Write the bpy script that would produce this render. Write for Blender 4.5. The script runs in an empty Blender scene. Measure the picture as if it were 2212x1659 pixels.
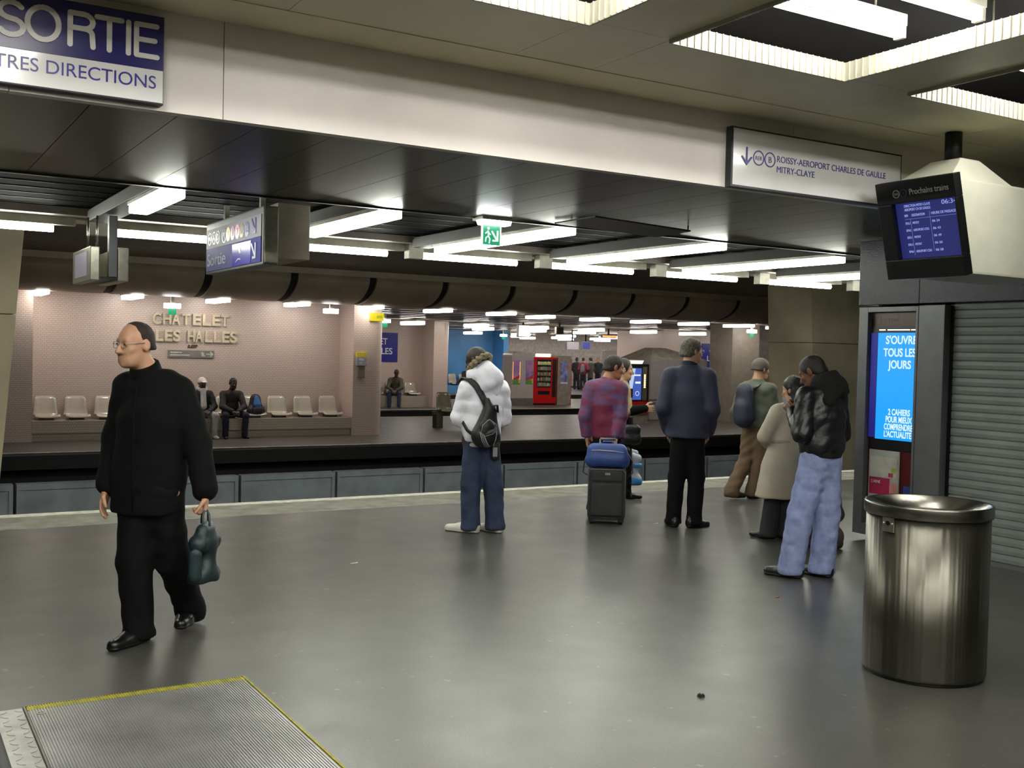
import bpy, bmesh, math, random
import numpy as np
from mathutils import Vector, Matrix, Euler

S = bpy.context.scene
C = S.collection
random.seed(7)
rng = np.random.default_rng(7)

# ---------------------------------------------------------------- camera
cam_d = bpy.data.cameras.new('camera')
cam = bpy.data.objects.new('camera', cam_d)
C.objects.link(cam)
cam_d.sensor_fit = 'HORIZONTAL'
cam_d.sensor_width = 36.0
cam_d.lens = 37.3286
cam_d.clip_start = 0.05
cam_d.clip_end = 300
cam.matrix_world = Matrix(((0.85576192, -0.00507502, -0.51734493, 0.0),
                           (-0.51681653, 0.03784768, -0.85525916, 0.0),
                           (0.02392076, 0.99927063, 0.02976574, 1.62),
                           (0, 0, 0, 1)))
S.camera = cam

# ---------------------------------------------------------------- world, exposure
w = bpy.data.worlds.new('world')
S.world = w
w.use_nodes = True
w.node_tree.nodes['Background'].inputs[0].default_value = (0.9, 0.95, 1.0, 1)
w.node_tree.nodes['Background'].inputs[1].default_value = 0.02
S.view_settings.view_transform = 'Standard'
S.view_settings.look = 'None'
S.view_settings.gamma = 1.0
S.view_settings.use_curve_mapping = False
S.view_settings.exposure = 0.95
S.cycles.use_denoising = True
S.cycles.max_bounces = 8
S.cycles.diffuse_bounces = 5
S.cycles.glossy_bounces = 4
S.cycles.sample_clamp_indirect = 6.0
S.cycles.caustics_reflective = False
S.cycles.caustics_refractive = False

STRIP = 28.0     # row of tubes along our platform edge
TUBE = 12.0      # brightness of the fluorescent tubes over our platform
COFFER = 36.0    # tubes in the ceiling wells
FARTUBE = 9.5   # tubes of the platforms opposite

# ---------------------------------------------------------------- materials
def hx(h):
    h = h.lstrip('#')
    c = [int(h[i:i + 2], 16) / 255 for i in (0, 2, 4)]
    return tuple(x / 12.92 if x <= 0.04045 else ((x + 0.055) / 1.055) ** 2.4 for x in c) + (1,)

_m = {}
def mat(name, col, rough=0.6, metal=0.0, spec=0.5, var=0.12, scale=6.0, bump=0.0, bscale=60.0, col2=None,
        coat=0.0, sheen=0.0, stretch=None, aniso=0.0):
    if name in _m:
        return _m[name]
    m = bpy.data.materials.new(name)
    m.use_nodes = True
    nt = m.node_tree
    N, L = nt.nodes, nt.links
    b = N['Principled BSDF']
    c = hx(col) if isinstance(col, str) else col
    b.inputs['Roughness'].default_value = rough
    b.inputs['Metallic'].default_value = metal
    b.inputs['Specular IOR Level'].default_value = spec
    b.inputs['Coat Weight'].default_value = coat
    b.inputs['Coat Roughness'].default_value = 0.08
    b.inputs['Sheen Weight'].default_value = sheen
    b.inputs['Anisotropic'].default_value = aniso
    tc = N.new('ShaderNodeTexCoord')
    src = tc.outputs['Object']
    if stretch:
        mp = N.new('ShaderNodeMapping')
        mp.inputs['Scale'].default_value = stretch
        L.new(src, mp.inputs[0])
        src = mp.outputs[0]
    nz = N.new('ShaderNodeTexNoise')
    nz.inputs['Scale'].default_value = scale
    nz.inputs['Detail'].default_value = 5
    L.new(src, nz.inputs['Vector'])
    mx = N.new('ShaderNodeMix')
    mx.data_type = 'RGBA'
    c2 = hx(col2) if col2 else tuple(max(0, x * (1 - var * 2)) for x in c[:3]) + (1,)
    c1 = c if col2 else tuple(x * (1 + var) for x in c[:3]) + (1,)
    mx.inputs[6].default_value = c1
    mx.inputs[7].default_value = c2
    rp = N.new('ShaderNodeValToRGB')
    rp.color_ramp.elements[0].position = 0.35
    rp.color_ramp.elements[1].position = 0.68
    L.new(nz.outputs['Fac'], rp.inputs[0])
    L.new(rp.outputs[0], mx.inputs[0])
    L.new(mx.outputs[2], b.inputs['Base Color'])
    if bump:
        n2 = N.new('ShaderNodeTexNoise')
        n2.inputs['Scale'].default_value = bscale
        n2.inputs['Detail'].default_value = 3
        L.new(src, n2.inputs['Vector'])
        bp = N.new('ShaderNodeBump')
        bp.inputs['Strength'].default_value = bump
        bp.inputs['Distance'].default_value = 0.01
        L.new(n2.outputs['Fac'], bp.inputs['Height'])
        L.new(bp.outputs[0], b.inputs['Normal'])
    _m[name] = m
    return m

def glow(name, col, strength):
    if name in _m:
        return _m[name]
    m = bpy.data.materials.new(name)
    m.use_nodes = True
    nt = m.node_tree
    b = nt.nodes['Principled BSDF']
    c = hx(col)
    b.inputs['Base Color'].default_value = tuple(x * 0.12 for x in c[:3]) + (1,)
    tc = nt.nodes.new('ShaderNodeTexCoord')
    nz = nt.nodes.new('ShaderNodeTexNoise')
    nz.inputs['Scale'].default_value = 3
    nt.links.new(tc.outputs['Object'], nz.inputs['Vector'])
    mx = nt.nodes.new('ShaderNodeMix')
    mx.data_type = 'RGBA'
    mx.inputs[6].default_value = c
    mx.inputs[7].default_value = tuple(x * 0.96 for x in c[:3]) + (1,)
    nt.links.new(nz.outputs['Fac'], mx.inputs[0])
    nt.links.new(mx.outputs[2], b.inputs['Emission Color'])
    b.inputs['Emission Strength'].default_value = strength
    _m[name] = m
    return m

def tile_mat(name, c1, c2, mortar, bw, bh, rough=0.3, bump=0.15):
    """small wall tiles laid in rows; runs round corners because it uses x + y"""
    m = bpy.data.materials.new(name)
    m.use_nodes = True
    N, L = m.node_tree.nodes, m.node_tree.links
    b = N['Principled BSDF']
    tc = N.new('ShaderNodeTexCoord')
    sp = N.new('ShaderNodeSeparateXYZ')
    L.new(tc.outputs['Object'], sp.inputs[0])
    ad = N.new('ShaderNodeMath')
    L.new(sp.outputs[0], ad.inputs[0]); L.new(sp.outputs[1], ad.inputs[1])
    cb = N.new('ShaderNodeCombineXYZ')
    L.new(ad.outputs[0], cb.inputs[0]); L.new(sp.outputs[2], cb.inputs[1])
    br = N.new('ShaderNodeTexBrick')
    br.inputs['Scale'].default_value = 1.0
    br.inputs['Color1'].default_value = hx(c1)
    br.inputs['Color2'].default_value = hx(c2)
    br.inputs['Mortar'].default_value = hx(mortar)
    br.inputs['Mortar Size'].default_value = 0.006
    br.inputs['Brick Width'].default_value = bw
    br.inputs['Row Height'].default_value = bh
    L.new(cb.outputs[0], br.inputs['Vector'])
    L.new(br.outputs['Color'], b.inputs['Base Color'])
    bp = N.new('ShaderNodeBump')
    bp.inputs['Strength'].default_value = bump
    bp.inputs['Distance'].default_value = 0.004
    bp.invert = True
    L.new(br.outputs['Fac'], bp.inputs['Height'])
    L.new(bp.outputs[0], b.inputs['Normal'])
    b.inputs['Roughness'].default_value = rough
    return m

def floor_mat(name, c1, c2, spot, r0, r1):
    """worn asphalt: mottled colour, pale chips, uneven gloss"""
    m = bpy.data.materials.new(name)
    m.use_nodes = True
    N, L = m.node_tree.nodes, m.node_tree.links
    b = N['Principled BSDF']
    tc = N.new('ShaderNodeTexCoord')
    b.inputs['Specular IOR Level'].default_value = .75
    def noise(scale, detail=4):
        n = N.new('ShaderNodeTexNoise')
        n.inputs['Scale'].default_value = scale
        n.inputs['Detail'].default_value = detail
        L.new(tc.outputs['Object'], n.inputs['Vector'])
        return n
    def ramp(a, bb, src):
        r = N.new('ShaderNodeValToRGB')
        r.color_ramp.elements[0].position = a
        r.color_ramp.elements[1].position = bb
        L.new(src, r.inputs[0])
        return r
    def mix(fac, a, bb):
        x = N.new('ShaderNodeMix')
        x.data_type = 'RGBA'
        L.new(fac, x.inputs[0])
        for s, v in ((6, a), (7, bb)):
            if isinstance(v, tuple):
                x.inputs[s].default_value = v
            else:
                L.new(v, x.inputs[s])
        return x.outputs[2]
    big = noise(0.9, 6)
    fine = noise(170, 2)
    chips = noise(15, 2)
    col = mix(ramp(.35, .7, big.outputs['Fac']).outputs[0], hx(c1), hx(c2))
    col = mix(ramp(.45, .85, fine.outputs['Fac']).outputs[0], col, hx(spot))
    col = mix(ramp(.70, .73, chips.outputs['Fac']).outputs[0], col, hx(spot))
    L.new(col, b.inputs['Base Color'])
    mr = N.new('ShaderNodeMapRange')
    mr.inputs['To Min'].default_value = r0
    mr.inputs['To Max'].default_value = r1
    L.new(noise(3.0, 5).outputs['Fac'], mr.inputs['Value'])
    L.new(mr.outputs[0], b.inputs['Roughness'])
    bp = N.new('ShaderNodeBump')
    bp.inputs['Strength'].default_value = 0.12
    bp.inputs['Distance'].default_value = 0.004
    L.new(noise(120, 3).outputs['Fac'], bp.inputs['Height'])
    L.new(bp.outputs[0], b.inputs['Normal'])
    return m

# ---------------------------------------------------------------- objects
def tag(o, label=None, cat=None, group=None, kind=None):
    if label: o['label'] = label
    if cat: o['category'] = cat
    if group: o['group'] = group
    if kind: o['kind'] = kind
    return o

def root(name, loc, label, cat, rz=0.0, group=None):
    o = bpy.data.objects.new(name, None)
    o.empty_display_size = 0.1
    C.objects.link(o)
    o.location = loc
    o.rotation_euler = (0, 0, rz)
    return tag(o, label, cat, group)

def link_mesh(name, me, m, parent=None, smooth=False):
    me.name = name
    if m and not me.materials:
        me.materials.append(m)
    if smooth:
        me.polygons.foreach_set('use_smooth', [True] * len(me.polygons))
    o = bpy.data.objects.new(name, me)
    C.objects.link(o)
    if parent is not None:
        o.parent = parent
    return o

class MB:
    """collects simple shapes and links them as one mesh"""
    def __init__(s):
        s.bm = bmesh.new()
    def _add(s, verts, faces, mi=0, smooth=False):
        vs = [s.bm.verts.new(v) for v in verts]
        for f in faces:
            try:
                fc = s.bm.faces.new([vs[i] for i in f])
                fc.material_index = mi
                fc.smooth = smooth
            except ValueError:
                pass
        return vs
    def box(s, x0, x1, y0, y1, z0, z1, mi=0):
        v = [(x, y, z) for z in (z0, z1) for y in (y0, y1) for x in (x0, x1)]
        s._add(v, [(0, 2, 3, 1), (4, 5, 7, 6), (0, 1, 5, 4), (2, 6, 7, 3), (0, 4, 6, 2), (1, 3, 7, 5)], mi)
        return s
    def hexa(s, b, t, mi=0):
        """eight corners: four below, four above, both counter-clockwise"""
        s._add(list(b) + list(t), [(3, 2, 1, 0), (4, 5, 6, 7), (0, 1, 5, 4), (1, 2, 6, 5), (2, 3, 7, 6), (3, 0, 4, 7)], mi)
        return s
    def prism(s, pts, d, mi=0):
        """closed outline swept along d"""
        n = len(pts)
        d = Vector(d)
        v = [Vector(p) for p in pts]
        v += [p + d for p in v]
        s._add(v, [tuple(range(n))[::-1], tuple(range(n, 2 * n))] + [(i, (i + 1) % n, n + (i + 1) % n, n + i) for i in range(n)], mi)
        return s
    def sweep(s, rings, mi=0, closed=True, cap=True, smooth=True):
        n = len(rings[0])
        v = [p for r in rings for p in r]
        f = []
        for k in range(len(rings) - 1):
            for i in range(n if closed else n - 1):
                j = (i + 1) % n
                f.append((k * n + i, k * n + j, (k + 1) * n + j, (k + 1) * n + i))
        if cap:
            f.append(tuple(range(n))[::-1])
            f.append(tuple((len(rings) - 1) * n + i for i in range(n)))
        s._add(v, f, mi, smooth)
        return s
    def lathe(s, prof, cx=0, cy=0, n=32, mi=0, wob=None):
        rings = []
        for r, z in prof:
            rings.append([(cx + r * math.cos(a) * (1 + (wob(a) if wob else 0)), cy + r * math.sin(a) * (1 + (wob(a) if wob else 0)), z)
                          for a in (2 * math.pi * i / n for i in range(n))])
        return s.sweep(rings, mi, cap=True)
    def tube(s, pts, r, n=8, mi=0):
        pts = [Vector(p) for p in pts]
        rr = r if isinstance(r, (list, tuple)) else [r] * len(pts)
        rings = []
        up = None
        for i, p in enumerate(pts):
            t = (pts[min(i + 1, len(pts) - 1)] - pts[max(i - 1, 0)]).normalized()
            if up is None:
                up = t.orthogonal().normalized()
            up = (up - t * up.dot(t)).normalized()
            sd = t.cross(up)
            rings.append([p + (up * math.cos(a) + sd * math.sin(a)) * rr[i] for a in (2 * math.pi * k / n for k in range(n))])
        return s.sweep(rings, mi)
    def build(s, name, m, parent=None, bevel=0.0, smooth=False, loc=None):
        bmesh.ops.recalc_face_normals(s.bm, faces=s.bm.faces)
        if bevel:
            bmesh.ops.bevel(s.bm, geom=[e for e in s.bm.edges if len(e.link_faces) == 2 and e.calc_face_angle(0) > 0.6], offset=bevel,
                            segments=2, profile=0.7, affect='EDGES')
        me = bpy.data.meshes.new(name)
        s.bm.to_mesh(me)
        s.bm.free()
        ms = m if isinstance(m, (list, tuple)) else [m]
        for x in ms:
            me.materials.append(x)
        o = link_mesh(name, me, None, parent, smooth)
        if loc:
            o.location = loc
        return o

def copy_tree(o, parent=None):
    c = o.copy()
    C.objects.link(c)
    if parent is not None:
        c.parent = parent
    for ch in list(o.children):
        copy_tree(ch, c)
    return c

def struct(o):
    o['kind'] = 'structure'
    return o

def text(name, body, size, m, origin, xdir, ydir, parent=None, depth=0.002, bold=0.0, width=None, align='LEFT', spacing=1.0):
    """raised lettering: xdir runs along the line, ydir is up the letters"""
    cu = bpy.data.curves.new(name, 'FONT')
    cu.body = body
    cu.size = size
    cu.extrude = depth
    cu.offset = bold
    cu.align_x = align
    cu.space_character = spacing
    t = bpy.data.objects.new('tmp', cu)
    C.objects.link(t)
    dg = bpy.context.evaluated_depsgraph_get()
    me = bpy.data.meshes.new_from_object(t.evaluated_get(dg))
    bpy.data.objects.remove(t)
    xd, yd = Vector(xdir).normalized(), Vector(ydir).normalized()
    zd = xd.cross(yd)
    k = 1.0
    if width and len(me.vertices):
        xs = [v.co.x for v in me.vertices]
        k = width / (max(xs) - min(xs))
    M = Matrix(((xd.x * k, yd.x, zd.x, origin[0]), (xd.y * k, yd.y, zd.y, origin[1]), (xd.z * k, yd.z, zd.z, origin[2]), (0, 0, 0, 1)))
    me.transform(M)
    me.materials.clear()
    me.materials.append(m)
    return link_mesh(name, me, None, parent)
# ================================================================ the station shell
M_floor = floor_mat('asphalt_floor', '#434340', '#32322f', '#66655e', 0.27, 0.42)
M_floor2 = floor_mat('far_platform_floor', '#4a4340', '#3c3634', '#575049', 0.36, 0.52)
M_edge = mat('worn_white_edge', '#c9c6b8', 0.7, var=0.15, scale=9)
M_strip = mat('worn_concrete_strip', '#8a887e', 0.7, var=0.2, scale=5, col2='#6c6a62')
M_ceil = mat('cream_ceiling_panel', '#e6e0bd', 0.35, spec=0.4, var=0.05, scale=1.5)
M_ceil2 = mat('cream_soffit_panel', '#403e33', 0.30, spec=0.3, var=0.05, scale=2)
M_bulk = mat('cream_bulkhead', '#e6e0da', 0.45, var=0.05, scale=1.5)
M_gap = mat('dark_joint', '#1c1a16', 0.9)
M_dark = mat('black_void', '#0b0b0c', 0.9)
M_slat = mat('dark_blue_slat', '#060708', 0.8, spec=.02, var=0.2)
M_slatedge = mat('slat_edge_bare_metal', '#3a3a38', 0.4, metal=0.8)
M_tile = tile_mat('beige_wall_tile', '#c9b5aa', '#c4b0a5', '#ad9b92', 0.08, 0.04)
M_tile2 = tile_mat('beige_bench_tile', '#b4a89a', '#aea294', '#968b80', 0.05, 0.05)
M_conc = mat('grey_concrete_panel', '#7d858b', 0.75, var=0.12, scale=3, bump=0.1)
M_pillar = mat('brown_concrete', '#c4b89b', 0.7, var=0.12, scale=1.2, bump=0.05)
M_vault = mat('brown_fascia_panel', '#a0937f', 0.5, var=0.08, scale=1.5)
M_rim = mat('white_ribbed_plastic', '#a8a594', 0.4, var=0.08)
M_chan = mat('painted_metal_channel', '#8f8b7c', 0.4, metal=0.2)
M_blueW = mat('blue_wall_panel', '#4f8fc8', 0.4, var=0.08, scale=1)
M_wh = mat('white_paint', '#e6e5e0', 0.4, var=0.04)

ZB, ZC, YB = 2.70, 3.15, 5.05          # soffit height, ceiling height, bulkhead plane
Z2 = -0.324                             # floor level of the platforms opposite

# --- our platform
struct(MB().box(-9, 26, -7, 9.95, -0.35, 0).build('floor', M_floor))
e = MB(); e.box(-9, 26, 9.95, 10.62, -0.35, 0)
struct(e.build('trim_1', M_strip))
e = MB()
x = -9
while x < 26:
    e.box(x, x + 0.994, 10.625, 10.78, -0.3, 0.004)
    x += 1.0
struct(e.build('trim_2', M_edge))
struct(MB().box(-9, 46, 10.8, 20.3, -1.5, -1.3).build('track_bed_floor', M_dark))

# --- low wall between the tracks: panels with raised frames and open joints
e = MB()
x = -4.36
while x < 16.0:
    e.box(x + 0.02, x + 1.48, 15.32, 15.48, -1.3, -0.28)
    e.box(x + 0.02, x + 1.48, 15.30, 15.33, -0.36, -0.28)
    e.box(x + 0.02, x + 0.07, 15.30, 15.33, -1.3, -0.36)
    e.box(x + 1.43, x + 1.48, 15.30, 15.33, -1.3, -0.36)
    x += 1.5
struct(e.build('wall_middle', M_conc))

# --- flared pillars that stand between the tracks
def pillar(name, xb0, xb1, xt0, xt1, y0, y1, z0, z1):
    zm = 1.95
    k = (zm - z0) / (z1 - z0)
    a0, a1 = xb0 + (xt0 - xb0) * k, xb1 + (xt1 - xb1) * k
    q = MB()
    q.hexa([(xb0, y0, z0), (xb1, y0, z0), (xb1, y1, z0), (xb0, y1, z0)], [(a0, y0, zm), (a1, y0, zm), (a1, y1, zm), (a0, y1, zm)])
    zm += 0.012
    q.hexa([(a0, y0, zm), (a1, y0, zm), (a1, y1, zm), (a0, y1, zm)], [(xt0, y0, z1), (xt1, y0, z1), (xt1, y1, z1), (xt0, y1, z1)])
    return struct(q.build(name, M_pillar))
pillar('pillar_left', -2.5, 1.34, -2.7, 1.70, 15.0, 16.2, -1.3, 3.2)
pillar('pillar_right', 16.22, 20.5, 15.95, 20.7, 15.0, 16.2, -1.3, 3.2)
o = MB()
sp = [(0, .26), (.05, .30), (.12, .27), (.17, .2), (.18, .05), (.16, -.1), (.14, -.27), (.1, -.2), (.05, -.22), (-.02, -.15), (-.12, -.13), (-.16, 0), (-.15, .12), (-.06, .2)]
o.prism([(17.62 + a, 14.998, 1.16 + b) for a, b in sp], (0, -0.004, 0))
struct(o.build('trim_3', mat('pale_plaster_patch', '#b9b4a6', 0.8)))

# --- bulkhead and soffit over our platform
q = MB()
for a, b in ((-9, 0.5), (0.504, 1.42), (1.424, 5.16), (5.164, 8.9), (8.904, 26)):
    q.box(a, b, YB, YB + 0.06, ZB - 0.012, ZC + 0.3)
struct(q.build('beam', M_bulk))
q = MB()
x = -8.9
while x < 24:
    q.box(x + 0.002, x + 0.388, YB + 0.064, 7.48, ZB, ZB + 0.03)
    x += 0.39
q.box(-9, 26, 7.48, 7.52, ZB - 0.012, ZB + 0.25)
struct(q.build('ceiling_soffit', M_ceil2))
struct(MB().box(-9, 26, YB + .06, 7.5, ZB + .03, ZB + .05).build('ceiling_backing', M_gap))
# dark slatted ceiling between soffit and platform edge
q = MB()
y = 7.56
while y < 10.45:
    q.box(-9, 26, y, y + 0.335, 2.85, 2.90)
    q.box(-9, 26, y + 0.336, y + 0.342, 2.844, 2.90, 1)
    y += 0.345
struct(q.build('ceiling_slats', [M_slat, M_slatedge]))
struct(MB().box(-9, 26, 7.5, 20.5, 3.22, 3.3).build('ceiling_tracks', mat('dark_track_ceiling', '#7b7265', 0.8)))
# edge beam that carries the row of tubes
q = MB()
q.box(-9, 26, 10.45, 11.2, 2.78, 3.22)
struct(q.build('beam_edge', mat('taupe_beam', '#6f665c', 0.5)))

# --- main ceiling with square light wells
wells_x = [(a, a + 1.2) for a in (-2.15, -0.41, 1.62, 3.31, 5.05, 6.79)]
rows_y = [(2.35, 4.05), (-0.35, 1.35), (-3.05, -1.35)]  # second and third rows are unseen, added to brighten floor and ceiling
xs = sorted({-9.0, 26.0} | {v for a in wells_x for v in a})
ys = sorted({-7.0, YB} | {v for a in rows_y for v in a})
q = MB()
for i in range(len(xs) - 1):
    for j in range(len(ys) - 1):
        if (xs[i], xs[i + 1]) in wells_x and (ys[j], ys[j + 1]) in rows_y:
            continue
        q.box(xs[i] + .0015, xs[i + 1] - .0015, ys[j] + .0015, ys[j + 1] - .0015, ZC, ZC + .04)
struct(q.build('ceiling', M_ceil))
struct(MB().box(-9, 26, 4.72, YB, ZC - .004, ZC + .03).build('trim_4', M_ceil))
struct(MB().box(-9, 26, -7, YB, ZC + .45, ZC + .5).build('ceiling_upper', M_dark))
for n, (a, b) in enumerate(wells_x):
    for (c, d) in rows_y:
        q = MB()
        q.box(a - .012, b + .012, c - .012, c, ZC - .02, ZC + .08)
        q.box(a - .012, b + .012, d, d + .012, ZC - .02, ZC + .08)
        q.box(a - .012, a, c, d, ZC - .02, ZC + .08)
        q.box(b, b + .012, c, d, ZC - .02, ZC + .08)
        k = a
        while k < b:                      # ribs on the lit side of the rim
            q.box(k, k + .006, d - .008, d, ZC - .018, ZC + .08)
            q.box(k, k + .006, c, c + .008, ZC - .018, ZC + .08)
            k += .045
        k = c
        while k < d:
            q.box(b - .008, b, k, k + .006, ZC - .018, ZC + .08)
            q.box(a, a + .008, k, k + .006, ZC - .018, ZC + .08)
            k += .045
        struct(q.build('trim_%d' % (5 + n), M_rim))

# --- walls round our side that only show in reflections
struct(MB().box(-9, 26, -7.2, -7, 0, 3.6).build('wall_back', mat('grey_back_wall', '#8d877b', 0.7)))
struct(MB().box(-9.2, -9, -7, 20, -1.3, 3.6).build('wall_left', mat('grey_side_wall', '#8a8378', 0.7)))

# --- platform opposite
def platform(name, y0, y1, x0, x1):
    struct(MB().box(x0, x1, y0 + .06, y1 - .06, Z2 - .06, Z2).build(name + '_floor', M_floor2))
    q = MB()
    for a, b in ((y0, y0 + .06), (y1 - .06, y1)):
        q.box(x0, x1, a, b, Z2 - .012, Z2 + .003)
    struct(q.build(name + '_edge_trim', M_edge))
    q = MB()
    q.box(x0, x1, y0 + .02, y1 - .02, Z2 - .30, Z2 - .062)
    q.box(x0, x1, y0 + .6, y1 - .6, -1.4, Z2 - .30)  # recess colour is near-black to include the shadow under the platform
    struct(q.build(name + '_side_wall', mat('dark_shaded_platform_side', '#1d1b1a', 0.7)))
platform('second_platform', 20.05, 28.0, -6, 48)
platform('third_platform', 31.2, 37.8, -6, 62)
platform('fourth_platform', 42.0, 50.0, -6, 84)
struct(MB().box(-6, 90, 20.3, 82, -1.6, -1.5).build('far_track_floor', M_dark))
struct(MB().box(10, 120, 53.5, 80, Z2 - .05, Z2).build('concourse_floor', M_floor2))
struct(MB().box(10, 130, 80, 80.2, Z2, 3.4).build('wall_far', mat('dim_grey_wall', '#a0978e', 0.7)))
struct(MB().box(-6, 130, 21.7, 80, 2.66, 2.75).build('far_ceiling', mat('taupe_far_ceiling', '#b3a898', 0.35, spec=0.5)))
q = MB()
for y in np.arange(22.4, 52, 1.35):
    q.box(-6, 84, y, y + .5, 2.62, 2.66)
struct(q.build('far_ceiling_panels', mat('dark_far_ceiling_band', '#7d766c', 0.3)))

# --- curved fascia over the far platform edge
def fascia_profile():
    pr = [(20.45, 3.22), (20.45, 3.08)]
    for k in range(9):
        a = math.pi / 2 * k / 8
        pr.append((20.45 + 1.1 * (1 - math.cos(a)), 3.08 - 0.52 * math.sin(a)))
    return pr
fp = fascia_profile()
q = MB()
x = 2.15 - 1.7 * 4
while x < 26:
    v = []
    for (y, z) in fp:
        v.append([(x + .08, y, z), (x + 1.62, y, z)])
    q.sweep(v, closed=False, cap=False)
    for s in (x + .08, x + 1.62):
        q.sweep([[(s, y, z), (s, y + .05, z + .02)] for y, z in fp], closed=False, cap=False)
    x += 1.7
struct(q.build('trim_20', M_vault))
q = MB()
q.sweep([[(-6, y + .05, z + .02), (26, y + .05, z + .02)] for y, z in fp], closed=False, cap=False)
struct(q.build('trim_21', mat('dark_fascia_joint', '#120f0d', 0.8)))
struct(MB().box(-6, 26, 20.4, 20.6, 3.1, 3.3).build('beam_far_edge', M_vault))

# --- tiled walls of the opposite platform
def rounded_block(x0, x1, y0, y1, z0, z1, r, corners):
    """block with the near corners in `corners` rounded off"""
    pts = []
    def arc(cx, cy, a0, a1):
        for k in range(7):
            a = a0 + (a1 - a0) * k / 6
            pts.append((cx + r * math.cos(a), cy + r * math.sin(a), z0))
    if 'l' in corners: arc(x0 + r, y0 + r, math.pi, 1.5 * math.pi)
    else: pts.append((x0, y0, z0))
    if 'r' in corners: arc(x1 - r, y0 + r, 1.5 * math.pi, 2 * math.pi)
    else: pts.append((x1, y0, z0))
    pts += [(x1, y1, z0), (x0, y1, z0)]
    q = MB()
    q.prism(pts, (0, 0, z1 - z0))
    return q
ZT = 2.66
struct(rounded_block(0.4, 2.66, 22.15, 25.5, Z2, ZT, .2, '').build('pillar_tiled_left', M_tile))
struct(rounded_block(9.24, 10.03, 22.15, 25.5, Z2, ZT, .3, 'r').build('pillar_tiled_right', M_tile))
struct(MB().box(2.66, 9.24, 22.95, 25.5, Z2, ZT).build('wall_tiled', M_tile))
q = MB(); q.box(2.66, 9.24, 22.28, 22.95, Z2, Z2 + .16)
struct(q.build('bench_plinth_wall', M_tile2))
q = MB(); q.box(2.67, 9.23, 22.18, 22.95, Z2 + .16, Z2 + .40)
struct(q.build('bench_ledge_wall', M_tile2))

# --- third platform walls
struct(MB().box(9.5, 16.45, 33.3, 36, Z2, ZT).build('wall_third', M_tile))
struct(rounded_block(16.45, 17.1, 32.4, 36, Z2, ZT, .25, 'r').build('pillar_third', M_tile))
struct(MB().box(9.5, 16.45, 32.7, 33.3, Z2, Z2 + .38).build('bench_third_wall', M_tile2))
struct(MB().box(26.9, 34, 33.0, 36, Z2, ZT).build('wall_third_right', M_tile))
struct(MB().box(26.9, 34, 32.55, 33.0, Z2, Z2 + .38).build('bench_third_right_wall', M_tile2))
M_gp = mat('grey_brown_pillar', '#93897c', 0.5, var=.06)
struct(MB().box(22.25, 23.35, 24.0, 25.0, Z2, ZT).build('pillar_far_grey', M_gp))
struct(MB().box(23.55, 24.6, 24.4, 25.2, Z2, ZT).build('pillar_far_mauve', mat('mauve_grey_pillar', '#8f8480', 0.6)))
# blue tiled alcove far behind
q = MB()
q.box(20, 25.7, 44.0, 44.3, Z2, ZT)
q.box(25.5, 25.75, 43.0, 44.3, Z2, ZT)
struct(q.build('wall_blue', M_blueW))
struct(MB().box(22.6, 25.4, 43.2, 44.0, Z2, Z2 + .36).build('bench_blue_wall', M_blueW))
struct(MB().box(30.4, 47, 53.0, 53.4, Z2, ZT).build('wall_far_grey', mat('grey_violet_wall', '#a39a96', 0.6)))
struct(MB().box(52, 72, 56, 56.4, Z2, ZT).build('wall_far_right', mat('grey_mauve_wall', '#a89e98', 0.6)))
# ================================================================ lamps
M_tube = glow('fluorescent_tube', '#fdfff2', TUBE)
M_strip = glow('fluorescent_tube_edge', '#fdfff2', STRIP)
M_tubec = glow('fluorescent_tube_well', '#fffcf4', COFFER)
M_tubef = glow('fluorescent_tube_far', '#fff8ee', FARTUBE)
M_lampbody = mat('white_lamp_body', '#d9d6c8', 0.45)

def tube_x(q, x0, x1, y, z, r, mi=0, n=10):
    q.tube([(x0, y, z), (x1, y, z)], r, n, mi)
def tube_y(q, y0, y1, x, z, r, mi=0, n=10):
    q.tube([(x, y0, z), (x, y1, z)], r, n, mi)

# tubes in the light wells: batten + tube
def batten(loc, label, group):
    t = root('batten_light', loc, label, 'ceiling light', group=group)
    q = MB(); q.box(-.60, .60, -.035, .035, .04, .10)
    q.box(-.60, -.575, -.03, .03, -.02, .04); q.box(.575, .60, -.03, .03, -.02, .04)
    q.build('housing', M_lampbody, t, bevel=.004)
    q = MB(); tube_x(q, -.575, .575, 0, 0.0, .019)
    q.build('tube', M_tubec, t, smooth=True)
    for s in (-.4, .4):
        q = MB(); q.tube([(s, 0, .10), (s, 0, ZC + .45 - loc[2])], .006, 6)
        q.build('hanger', M_chan, t)
    return t
WELL_NAMES = {3: 'in the light well at the top of the picture', 4: 'in the light well above the hanging screen'}
proto = None
for i, (a, b) in enumerate(wells_x):
    for r, (c, d) in enumerate(rows_y):  # rows past the first hold unseen tubes added for extra light
        if i == 5 or (i == 4 and r > 0):
            continue
        for j, yy in enumerate((.35, .95, 1.35)):
            if i == 4 and j < 1:
                continue
            xo = (.0, .05, -.02)[j]
            if r == 0 and i == 3:
                lab = ('bare fluorescent tube farthest back in the big light well at top right',
                       'fluorescent tube in the middle of the big light well at top right',
                       'front fluorescent tube across the big light well at top right')[j]
            elif r == 0 and i == 4:
                lab = ('rear fluorescent tube in the light well at the right picture edge, above the screen',
                       'middle fluorescent tube in the light well at the right picture edge',
                       'front fluorescent tube in the light well at the right picture edge')[j]
            else:
                lab = 'unseen fluorescent tube in a light well of the ceiling, outside the picture'
            o = batten(((a + b) / 2 + xo, c + yy - .03, ZC + .13), lab, 'tubes in the ceiling light wells')

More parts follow.
